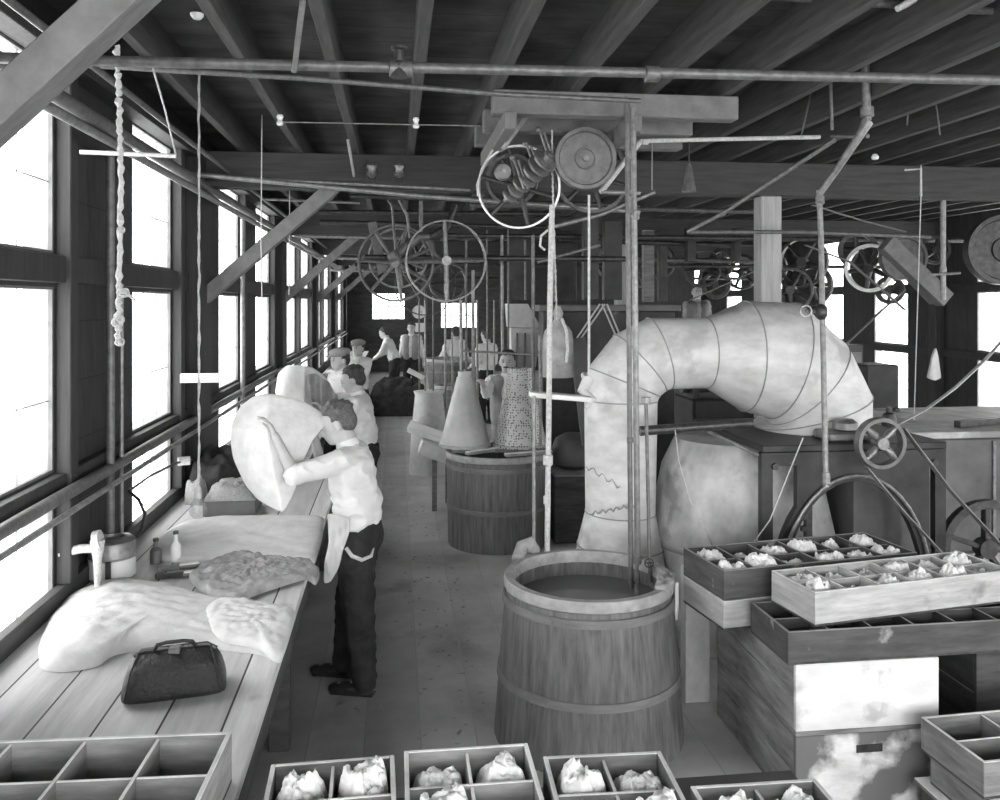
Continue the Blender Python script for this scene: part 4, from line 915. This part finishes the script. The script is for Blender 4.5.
# trough left of middle tub
t=thing('white_trough',(.62,9.2,0),'white splashed slanting trough left of the middle tub','trough')
MB().beam(at(408,428,9.4),at(447,441,9.4),.28,.05).build('trough_floor','white',t); MB().beam(at(409,424,9.3),at(447,438,9.3),.02,.1).build('trough_side','white',t)
MB().beam(at(420,446,9.0),at(449,456,9.0),.25,.14).build('trough_box','cloth',t)
a=at(432,458,9.0); MB().box((a.x,8.95,0),(a.x+.05,9.0,a.z)).build('leg','traym',t); MB().box((a.x+.16,9.3,0),(a.x+.21,9.35,a.z)).build('leg','traym',t)
a=at(425,400,11.0); t=thing('splashed_stand',(a.x,11,0),'white splashed stand beyond the slanting trough','stand')
MB().lathe([(.26,0),(.23,.5),(.18,1.0),(.2,1.05)],(a.x+.05,11,0),n=20).build('stand_body','cloth',t,True); MB().beam(at(408,370,11),at(424,378,11),.1,.06).build('lip','cloth',t)
# clock and notice at end wall
t=thing('wall_clock',at(419,312,YE-.05),'round white clock on the dark end wall','clock'); c=at(419,312,YE-.05)
MB().ring(c,(0,1,0),.25,.035,.08).build('case','joist',t,True); MB().disc(c,(0,1,0),.218,.03,32).build('dial','white',t,True)
MB().box(c+Vector((-.008,-.02,0)),c+Vector((.008,-.016,.15))).build('hand','eye',t); MB().box(c+Vector((0,-.02,-.008)),c+Vector((.1,-.016,.008))).build('hand','eye',t)
tag(MB().box(at(415,323,YE-.02),at(424,332,YE-.01)).build('wall_notice','white'),'small pale notice under the round clock','notice')
# dark pile and stool at far bench
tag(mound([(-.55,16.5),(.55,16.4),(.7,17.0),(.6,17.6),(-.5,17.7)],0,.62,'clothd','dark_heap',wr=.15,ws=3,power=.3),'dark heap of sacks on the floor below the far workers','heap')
# fur box on bench
t=thing('fur_box',(-1.1,5.95,ZB),'shallow box heaped with fur on the bench by the bulb','box')
MB().box((-1.27,5.82,ZB),(-.93,6.12,ZB+.10),.004).build('box_body','mgrey',t)
mb=furcell(MB(),-1.27,5.82,-.93,6.12,ZB+.101,.12,5)
f=mb.build('loose_fur','woold',None,True,angle=180); tag(f,'fur heaped in the shallow box by the bulb','fur',kind='stuff')
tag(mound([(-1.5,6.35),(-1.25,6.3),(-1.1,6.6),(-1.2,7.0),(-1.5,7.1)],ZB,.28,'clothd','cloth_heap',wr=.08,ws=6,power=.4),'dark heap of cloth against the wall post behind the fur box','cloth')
tag(mound([(-1.48,6.2),(-1.36,6.15),(-1.32,6.25),(-1.4,6.33)],ZB,.15,'woold','grey_tuft',wr=.05,ws=12,power=.4),'grey tuft of fur at the wall beside the dark cloth heap','fur',kind='stuff')
tag(mound([(-1.45,7.7),(-.85,7.6),(-.85,9.0),(-1.4,9.1)],ZB,.05,'clothm','pressed_felt',wr=.02,ws=4,edge=.03,power=.2),'pale felt layer on the bench behind the young worker','felt sheet')
# porcelain knobs & wires on joists
for i,(x,y) in enumerate(((280,121),(415,124),(275,100))):
    pass
rod([at(282,122,4.9),at(480,126,4.9)],.004,'pipe','twin-looking wire stretched across the joists on white knobs',cat='wire',name='wire')
for (x,y,w) in ((280,120,'white porcelain knob on the left ceiling joist'),(416,123,'white porcelain knob on the joist above the aisle')):
    q=at(x,y,4.9); tag(MB().lathe([(.014,-.03),(.02,-.02),(.012,0),(.02,.02),(.014,.03)],q,n=14).build('porcelain_insulator','white',None,True),w,'insulator')
tag(MB().lathe([(.015,0),(.024,.01),(.026,.02)],at(197,19,3.4),n=20).build('ceiling_rose','pipew',None,True),'small white ceiling rose where the lamp cord is fixed','fitting')
tag(MB().tube([at(153,68,3.4),at(165,110,3.8),at(176,155,4.2)],.004,6).build('stay_wire','cord'),'thin stay wire slanting down to the stub pipe','wire')
# strut & laths near ceiling left
tag(MB().beam(at(303,0,3.0),at(294,72,3.25),.02,.02).build('thin_strut','brace'),'thin strut dropping from the joists to the nearest pipe','strut')
tag(MB().beam(at(348,140,6.0),at(354,176,6.8),.02,.02).build('thin_strut','post'),'pale strip fixed on the first cross beam','strut')
# drop lamps right: cone shade
t=thing('conical_shade',at(690,190,6.3),'small dull conical lamp shade hanging right of the white level pipe','lamp shade')
q=at(689,176,6.3); MB().lathe([(.01,.1),(.02,.08),(.055,-.12),(.05,-.12),(.01,.06)],q,n=18).build('shade','pulley',t,True); MB().tube([q+Vector((0,0,.08)),q+Vector((0,0,.45))],.006,6).build('hanger','iron',t)
tag(MB().tube([at(652,110,5.6),at(652,190,5.6)],.005,6).build('hanger_wire','pipe'),'thin hanger wire right of the big pulley disc','wire')
tag(MB().tube([at(590,10,3.3)+Vector((.0,0,0)),at(590,12,3.3)],.01,6).build('nail_end','iron'),'small nail end in the joist above the frame','nail') if False else None
# floor litter
mb=MB(); rnd=random.Random(3)
for k in range(420):
    Y=rnd.uniform(3.6,16); X=rnd.uniform(-.35,.5) if rnd.random()<.75 else rnd.uniform(-.35,1.4); r=rnd.uniform(.004,.016)
    t_=bmesh.new(); bmesh.ops.create_icosphere(t_,subdivisions=1,radius=1); a=rnd.uniform(0,PI)
    for v in t_.verts:
        x=v.co.x*r*1.8; y=v.co.y*r*.7; v.co=Vector((X+x*math.cos(a)-y*math.sin(a),Y+x*math.sin(a)+y*math.cos(a),.003+v.co.z*.003))
    mb.join(t_)
tag(mb.build('floor_litter','woold'),'scraps of fur and chips scattered along the aisle floor','litter',kind='stuff')
# ================================================================ PEOPLE
def ik(S_,T_,l1,l2,hint):
    d=T_-S_; L=min(d.length,(l1+l2)*.995); d.normalize(); a=(l1*l1-l2*l2+L*L)/(2*L); h=math.sqrt(max(0,l1*l1-a*a))
    hv=Vector(hint)-d*Vector(hint).dot(d); hv.normalize(); return S_+d*a+hv*h, S_+d*L
def wrinkle(o,amp,fr,sy):
    me=o.data; nn=[v.normal.copy() for v in me.vertices]; cc=[v.co.copy() for v in me.vertices]; out=[]
    for c,n_ in zip(cc,nn):
        p=Vector((c.x*fr,c.y*fr,c.z*fr*sy*.5)); f=1-2*abs(noise.noise(p)); g=noise.noise(p*2.6+Vector((3,1,7)))
        q=c+n_*(amp*(max(0,f)**2-.3)+amp*.5*g); out+=[q.x,q.y,q.z]
    me.vertices.foreach_set('co',out); me.update()
def person(loc,face,Ht,label,hands,lean=0,head=(0,0),shirt='shirt',trouser='trouser',hair='hair',cap=None,vest=None,mous=False,vox=.012,legs=None,sleeve=.55,loose=1.0,group=None):
    s=Ht/1.70; t=thing('person',(0,0,0),label,'person',group)
    LR=Matrix.Rotation(math.radians(-lean),3,'X')  # lean forward (+y)
    hip=Vector((0,0,.95))
    def U(p): p=Vector(p); return hip+LR@(p-hip)
    nk=U((0,.005,1.46)); hr=LR@Matrix.Rotation(math.radians(head[0]),3,'Z')@Matrix.Rotation(math.radians(-head[1]),3,'X')
    HS=1.09
    def Hd(p): return nk+hr@((Vector(p)-Vector((0,.005,1.475)))*HS)
    legs=legs or {-1:((-.10,.02,.49),(-.11,-.01,.08)),1:((.10,.02,.49),(.11,-.01,.08))}
    b=MB()
    def he(m_,p,rr_,sub=2): return m_.ell(Hd(p),tuple(x*HS for x in rr_),hr,sub)
    b.ell(Hd((0,.005,1.615)),tuple(x*HS for x in (.074,.094,.098)),hr,3); b.ell(Hd((0,.035,1.565)),tuple(x*HS for x in (.056,.066,.075)),hr,3); b.ell(Hd((0,.055,1.525)),tuple(x*HS for x in (.035,.04,.03)),hr)
    b.ell(Hd((0,.098,1.585)),tuple(x*HS for x in (.013,.018,.024)),hr); b.ell(Hd((0,.104,1.574)),tuple(x*HS for x in (.016,.015,.011)),hr)
    b.ell(Hd((0,.088,1.543)),tuple(x*HS for x in (.024,.012,.010)),hr)
    for q in (-1,1): b.ell(Hd((q*.076,-.005,1.59)),tuple(x*HS for x in (.012,.02,.032)),hr); b.ell(Hd((q*.03,.085,1.617)),tuple(x*HS for x in (.022,.012,.010)),hr)
    b.caps(Hd((0,-.01,1.55)),U((0,-.01,1.42)),.060,.072)
    # torso
    b.ell(U((0,0,1.28)),(.155,.10,.17),LR,3); b.ell(U((0,0,1.07)),(.135,.092,.15),LR,3); b.ell(U((0,0,.96)),(.15,.10,.11),LR,3)
    sh={}
    for q in (-1,1):
        sh[q]=U((q*.175,-.005,1.39)); b.caps(U((0,-.01,1.40)),sh[q],.06,.052)
        k,a=[Vector(v) for v in legs[q]]; h=Vector((q*.085,0,.93)); b.caps(h,k,.085,.055); b.caps(k,a,.052,.036)
        fd=Vector((0,.17,-.04)); b.caps(a+Vector((0,-.03,-.035)),a+fd*1.0+Vector((0,-.02,0)),.03,.026)
    arm={}
    hb=[]
    for q in (-1,1):
        T_,hint=hands[q]; E,W=ik(sh[q],Vector(T_),.285,.25,hint); arm[q]=(E,W)
        b.caps(sh[q],E,.046,.038); b.caps(E,W,.037,.025)
        d=(W-E).normalized(); side=d.cross(Vector((0,0,1))); side=side.normalized() if side.length>.1 else Vector((1,0,0)); up=side.cross(d)
        R=Matrix((side,d,up)).transposed()
        b.ell(W+d*.045,(.036,.048,.016),R)
        for f in range(4):
            o=side*(-.028+.0185*f); l=(.06,.072,.068,.052)[f]
            p1=W+d*.08+o; p2=p1+d*l*.55-up*.012; p3=p2+d*l*.35-up*.028
            b.tube([W+d*.05+o*.8,p1,p2,p3],[.009,.0088,.008,.0065],8); b.ell(p3,(.0065,)*3,sub=1)
        ts=side*(-.03*q); p1=W+d*.03+ts*1.25; p2=p1+ts*.7+d*.03-up*.012; p3=p2+d*.028-up*.01
        b.tube([W+d*.015+ts*.6,p1,p2,p3],[.012,.011,.009,.007],8)
    FR=Matrix.Rotation(math.radians(face),3,'Z')
    def fin(mb):
        for v in mb.bm.verts: v.co=FR@(v.co*s)
        return mb
    rm=[('REMESH',dict(mode='VOXEL',voxel_size=vox*s)),('SMOOTH',dict(factor=.5,iterations=3))]
    bd=fin(b).build('body','skin',t,True,mods=rm)
    # shirt
    lo=loose; m=MB(); m.ell(U((0,0,1.28)),(.175*lo,.122*lo,.175),LR,3); m.ell(U((0,-.012,1.10)),(.172*lo,.125*lo,.14),LR,3); m.ell(U((0,0,1.0)),(.165*lo,.12*lo,.07),LR,3)
    m.caps(U((0,-.01,1.43)),U((0,-.01,1.40)),.066,.075)
    for q in (-1,1):
        m.caps(U((0,-.01,1.385)),sh[q],.08,.07); E,W=arm[q]; m.caps(sh[q],E,.068,.056)
        f=sleeve; m.caps(E,E.lerp(W,max(.05,f)),.054,.042)
    for v in m.bm.verts: v.co+=Vector((noise.noise(v.co*9),noise.noise(v.co*9+Vector((5,0,0))),noise.noise(v.co*9+Vector((0,5,0)))))*.012
    for q in (-1,1): m.caps(U((q*.10*lo,0,1.36)),U((q*.085*lo,0,1.02)),.085,.085)
    m.caps(U((0,.03,1.32)),U((0,.035,1.02)),.095*lo,.10*lo); m.caps(U((0,-.035,1.34)),U((0,-.03,1.02)),.095*lo,.10*lo)
    so=fin(m).build('shirt',shirt,t,True,mods=[('REMESH',dict(mode='VOXEL',voxel_size=max(.009,vox)*s)),('SMOOTH',dict(factor=.5,iterations=7))])
    wrinkle(so,.012*s,8,3)
    m=MB(); c_=U((0,-.004,1.455)); m.lathe([(.066,-.02),(.072,.0),(.066,.03),(.060,.03),(.064,-.02)],c_,LR@Vector((0,.15,1)),24,closed=True); fin(m).build('collar',shirt,so,True)
    if vest:
        m=MB(); [m.caps(U((q*.095,yy,1.36)),U((q*.08,yy,.99)),.10,.105) for q in (-1,1) for yy in (-.035,.035)]
        fin(m).build('vest',vest,t,True,mods=[('REMESH',dict(mode='VOXEL',voxel_size=.014*s))])
    # trousers
    m=MB(); m.ell((0,0,.97),(.165,.122,.08),None,3); m.ell((0,-.005,.90),(.165,.12,.10),None,3)
    for q in (-1,1):
        k,a=[Vector(v) for v in legs[q]]; h=Vector((q*.085,0,.90)); m.caps(h,k,.10*lo,.082*lo); m.caps(k,a+Vector((0,0,.0)),.082*lo,.066*lo)
    for v in m.bm.verts: v.co+=Vector((noise.noise(v.co*7),noise.noise(v.co*7+Vector((5,0,0))),0))*.014
    to=fin(m).build('trousers',trouser,t,True,mods=[('REMESH',dict(mode='VOXEL',voxel_size=max(.01,vox)*s)),('SMOOTH',dict(factor=.5,iterations=4))]); wrinkle(to,.010*s,9,2.2)
    for q in (-1,1):
        k,a=[Vector(v) for v in legs[q]]; m=MB(); m.ell(a+Vector((0,.0,-.02)),(.05,.07,.055)); m.ell(a+Vector((0,.10,-.045)),(.047,.10,.035)); m.ell(a+Vector((0,.17,-.05)),(.044,.055,.028))
        m.box(a+Vector((-.042,-.065,-.08)),a+Vector((.042,.20,-.068)),.004)
        fin(m).build('shoe','shoe',t,True,mods=[('REMESH',dict(mode='VOXEL',voxel_size=.008*s)),('SMOOTH',dict(factor=.5,iterations=3))])
    # belt
    m=MB(); 
    # hair
    m=MB(); m.ell(Hd((0,-.014,1.642)),tuple(x*HS for x in (.083,.098,.083)),hr,3); m.ell(Hd((0,-.045,1.60)),tuple(x*HS for x in (.074,.066,.075)),hr,3)
    for k in range(46):
        rnd=random.Random(k+int(loc[1]*10)); a=rnd.uniform(0,2*PI); e=rnd.uniform(.15,1.45)
        m.ell(Hd((.078*math.cos(a)*math.cos(e),-.018+.093*math.sin(a)*math.cos(e),1.645+.08*math.sin(e))),tuple(x*HS for x in (.018,.018,.012)),hr,1)
    # cut away the face side
    for v in m.bm.verts:
        l=hr.inverted()@(v.co-nk)+Vector((0,.005,1.46))
        if l.y>.045 and l.z<1.665: v.co-=hr@Vector((0,.05,0))
        elif l.z<1.60 and l.y>0: v.co-=hr@Vector((0,.03,0))
    if cap:
        fin(m).build('hair',hair,t,True)
        m=MB(); m.ell(Hd((0,-.005,1.685)),tuple(x*HS for x in (.105,.118,.045)),hr,3); m.ell(Hd((0,.0,1.66)),tuple(x*HS for x in (.088,.105,.035)),hr,3); m.ell(Hd((0,.115,1.655)),tuple(x*HS for x in (.055,.05,.010)),hr,2)
        fin(m).build('cap',cap,t,True,mods=[('REMESH',dict(mode='VOXEL',voxel_size=.008*s))])
    else: fin(m).build('hair',hair,t,True,mods=[('REMESH',dict(mode='VOXEL',voxel_size=.008*s))])
    for q in (-1,1): fin(MB().ell(Hd((q*.03,.094,1.605)),tuple(x*HS for x in (.011,.006,.006)),hr,1)).build('eye','eye',bd,True)
    for q in (-1,1): fin(MB().ell(Hd((q*.032,.094,1.626)),tuple(x*HS for x in (.017,.006,.004)),hr,1)).build('eyebrow','hair',bd,True)
    if mous: fin(MB().ell(Hd((0,.107,1.556)),tuple(x*HS for x in (.03,.010,.008)),hr,2)).build('moustache','hair',bd,True)
    t.location=loc
    return t
def HT(loc,face,Ht,P):  # world point -> person local (unit height) coordinates
    s=Ht/1.70; return Matrix.Rotation(math.radians(-face),3,'Z')@((Vector(P)-Vector(loc))/s)
# main young worker, facing the window (-X), slightly away
L1=(-.205,4.93,0); f1=74; h1=1.62
hN=at(272,428,4.62); hF=at(313,430,5.25)
m1=person(L1,f1,h1,'young worker in white shirt and dark trousers holding up a white felt at the bench',
  {1:(HT(L1,f1,h1,at(313,431,5.22)),(0,0,-1)),-1:(HT(L1,f1,h1,at(275,436,4.62)),(0,-.1,-1))},lean=9,head=(12,16),hair='hairl',vox=.006,loose=1.14,
  legs={-1:((-.09,-.02,.49),(-.10,-.06,.08)),1:((.10,.09,.50),(.12,.14,.08))},sleeve=.12)
# NOTE hands: +1 is the worker's right (far), -1 his left (near camera)
def apron():
    # pale half apron hanging on the worker's front and its curved band
    p=at(333,516,4.8)
    o=sheet([(-.045,.01),(.03,.01),(.10,-.02),(.095,-.09),(.055,-.2),(.02,-.30),(-.02,-.36),(-.065,-.36),(-.062,-.28),(-.03,-.14)],at(334,516,4.72),(.85,.0,0),(0,0,1),(-.2,-1,0),.012,'apron','half_apron',wr=.022,ws=16,bul=.0,n=90,rings=20)
    o.parent=m1; o.location=o.location-m1.location
    q=MB().tube([at(346,548,4.74),at(352,556,4.72),at(362,560,4.74),at(371,556,4.78),at(373,546,4.84)],.011,8).build('apron_band','apron',None,True); q.parent=m1; q.location=q.location-m1.location
apron()
# felts held up
Pf=at(272,455,4.74)
k=4.74/850
poly=[(235,410),(248,400),(264,397),(280,401),(292,405),(304,412),(316,421),(318,430),(306,445),(300,462),(296,480),(290,497),(283,511),(272,508),(255,501),(243,490),(236,476),(229,462),(227,447),(229,425)]
def foldf(a,b):
    rx=(-4+(-b/k+35)*.16)*k; d=a-rx
    e=-.75*d if d>0 else .38*d
    top=max(0,b-.14); return e+.0-.5*top
def foldg(a,b):
    return -.9*abs(a-.05*1)-.02*math.cos(a*16)+.05
def px2(poly,ox,oy,kk): return [((x-ox)*kk,-(y-oy)*kk) for x,y in poly]
tag(sheet(px2(poly,272,455,k),Pf,(ct,-st,0),(0,0,1),(-.1,-1,0),.015,'cloth','felt_cone',wr=.03,ws=5,bul=.05,seed=4,n=120,rings=30,ff=foldf),'big pale cone-shaped felt held up by the young worker over the bench','felt')
poly=[(272,396),(276,375),(285,367),(300,366),(312,368),(322,376),(332,392),(334,405),(322,416),(306,414),(290,405)]
k=8.0/850; tag(sheet(px2(poly,300,390,k),at(300,390,8.0),(ct,-st,0),(0,0,1),(0,-1,0),.02,'clothm','felt_cone',wr=.05,ws=4,bul=.05,seed=7,n=96,rings=24,ff=foldg),'greyer felt held up over the bench behind the young worker','felt')
poly=[(306,372),(314,372),(326,380),(336,395),(333,410),(322,424),(312,410)]
k=7.6/850; tag(sheet(px2(poly,320,395,k),at(322,397,7.6),(ct,-st,0),(0,0,1),(0,-1,0),.02,'clothg','hanging_felt',wr=.05,ws=5,bul=.03,seed=8,n=80,rings=20,ff=lambda a,b:.04*math.cos(a*60)),'pale felt flap hanging right of the greyer held felt','felt')
# second worker
L2=(-.27,7.6,0); p=person(L2,78,1.62,'second worker in white shirt standing right behind the young worker, facing the window',
 {1:(HT(L2,78,1.62,at(312,392,8.0)),(0,0,-1)),-1:(HT(L2,78,1.62,at(325,412,7.4)),(0,-.2,-1))},lean=8,head=(5,10),vox=.010)
L3=(-.57,9.6,0); person(L3,125,1.66,'worker in a flat pale cap facing the camera beside the windows',
 {1:(HT(L3,125,1.66,(-.95,9.5,1.1)),(0,-.3,-1)),-1:(HT(L3,125,1.66,(-.7,9.2,1.1)),(0,-.3,-1))},lean=5,cap='shirtg',shirt='clothm',vox=.012)
L4=(-.55,12.6,0); person(L4,150,1.62,'worker in light shirt looking to the camera behind the capped worker',
 {1:((.18,.35,1.05),(0,-.5,-1)),-1:((-.18,.35,1.05),(0,-.5,-1))},cap='shirtg',vox=.014)
L5=(-.02,18.4,0); person(L5,75,1.68,'white-shirted worker bending over the far bench',
 {1:((.15,.5,.98),(0,-.3,-1)),-1:((-.18,.48,.95),(0,-.3,-1))},lean=22,vox=.016)
L6=(.34,19.0,0); person(L6,170,1.72,'bare-armed worker in dark apron standing beside the bending one',
 {1:((.26,.05,.86),(0,-1,0)),-1:((-.28,.1,.86),(0,-1,0))},vest='shirtg',vox=.016)
L7=(1.2,17.2,0); person(L7,10,1.68,'man in white shirt seen from behind beyond the banded tub',
 {1:((.25,.25,1.0),(0,-1,0)),-1:((-.3,.2,1.1),(0,-1,0))},vox=.016)
L8=(1.62,15.2,0); person(L8,35,1.70,'dark-haired man in light shirt left of the canvas chute',
 {1:((.25,.25,1.0),(0,-1,0)),-1:((-.25,.25,1.0),(0,-1,0))},head=(0,5),shirt='clothm',vox=.016)
L9=(1.18,9.0,0); person(L9,165,1.66,'moustached man in dark vest between the two metal cones',
 {1:(HT(L9,165,1.66,at(482,383,8.6)),(0,0,-1)),-1:((-.3,.15,1.0),(0,-.5,-1))},shirt='shirt',vest='shirtg',mous=True,vox=.010,head=(0,0),trouser='shirtg')
t=thing('raised_platform',(3.25,13,0),'raised dark platform behind the duct that the far man stands on','platform')
MB().box((2.6,12.8,.72),(4.4,14.2,.80)).build('deck','machine',t)
for X in (2.7,4.3):
    for Y in (12.9,14.1): MB().box((X-.05,Y-.05,0),(X+.05,Y+.05,.72)).build('leg','machine',t)
q=at(697,300,13.3); L10=(q.x,13.3,.80); person(L10,175,1.66,'distant worker in overalls visible above the duct neck',
 {1:((.2,.25,1.0),(0,-1,0)),-1:((-.2,.25,1.0),(0,-1,0))},shirt='shirtg',vest='mgrey',vox=.014)
# machines filling the middle/right dark
t=thing('carding_machine',(3.9,9.7,0),'dark low machine in the gloom behind the forming machine','machine')
MB().box((3.35,9.3,.1),(4.5,10.3,1.1),.03).build('casing','machine',t); MB().tube([(3.3,9.6,1.3),(4.55,9.6,1.3)],.16,20).build('drum','mgrey',t,True)
for X in (3.4,4.42): MB().box((X-.03,9.35,0),(X+.03,10.2,1.35)).build('side_frame','machine',t)
t=thing('tool_cupboard',(6.1,11.5,0),'dark cupboard against the right windows','cupboard')
MB().box((5.7,11.2,0),(6.5,11.7,1.6),.01).build('cupboard_body','machine',t); MB().box((5.74,11.18,.1),(6.08,11.199,1.5)).build('door','mgrey',t); MB().box((6.12,11.18,.1),(6.46,11.199,1.5)).build('door','mgrey',t)
# ================================================================ LIGHT
w=bpy.data.worlds.new('sky'); sc.world=w; w.use_nodes=True
nt=w.node_tree; bg=nt.nodes['Background']; bg.inputs[0].default_value=g3(1); bg.inputs[1].default_value=7.0
def portal(loc,rot,sx,sy):
    l=bpy.data.lights.new('window_portal','AREA'); l.shape='RECTANGLE'; l.size=sx; l.size_y=sy; l.cycles.is_portal=True
    o=bpy.data.objects.new('window_portal',l); COL.objects.link(o); o.location=loc; o.rotation_euler=rot
portal((WX-.16,12,2.0),(0,-PI/2,0),2.7,27); portal((WX-.16,-.4,2.0),(0,-PI/2,0),2.7,3.2)
portal((RX+.16,12,1.9),(0,PI/2,0),2.9,28); portal((2.85,YB-.17,2.0),(PI/2,0,0),8.6,2.9)
portal((3,YE+.17,2.1),(-PI/2,0,0),7,2.0)
sc.view_settings.view_transform='Standard'; sc.view_settings.look='None'; sc.view_settings.gamma=1; sc.view_settings.use_curve_mapping=False
sc.view_settings.exposure=0.7
cy=sc.cycles; cy.max_bounces=8; cy.diffuse_bounces=5; cy.transparent_max_bounces=10; cy.sample_clamp_indirect=8
cy.use_denoising=True
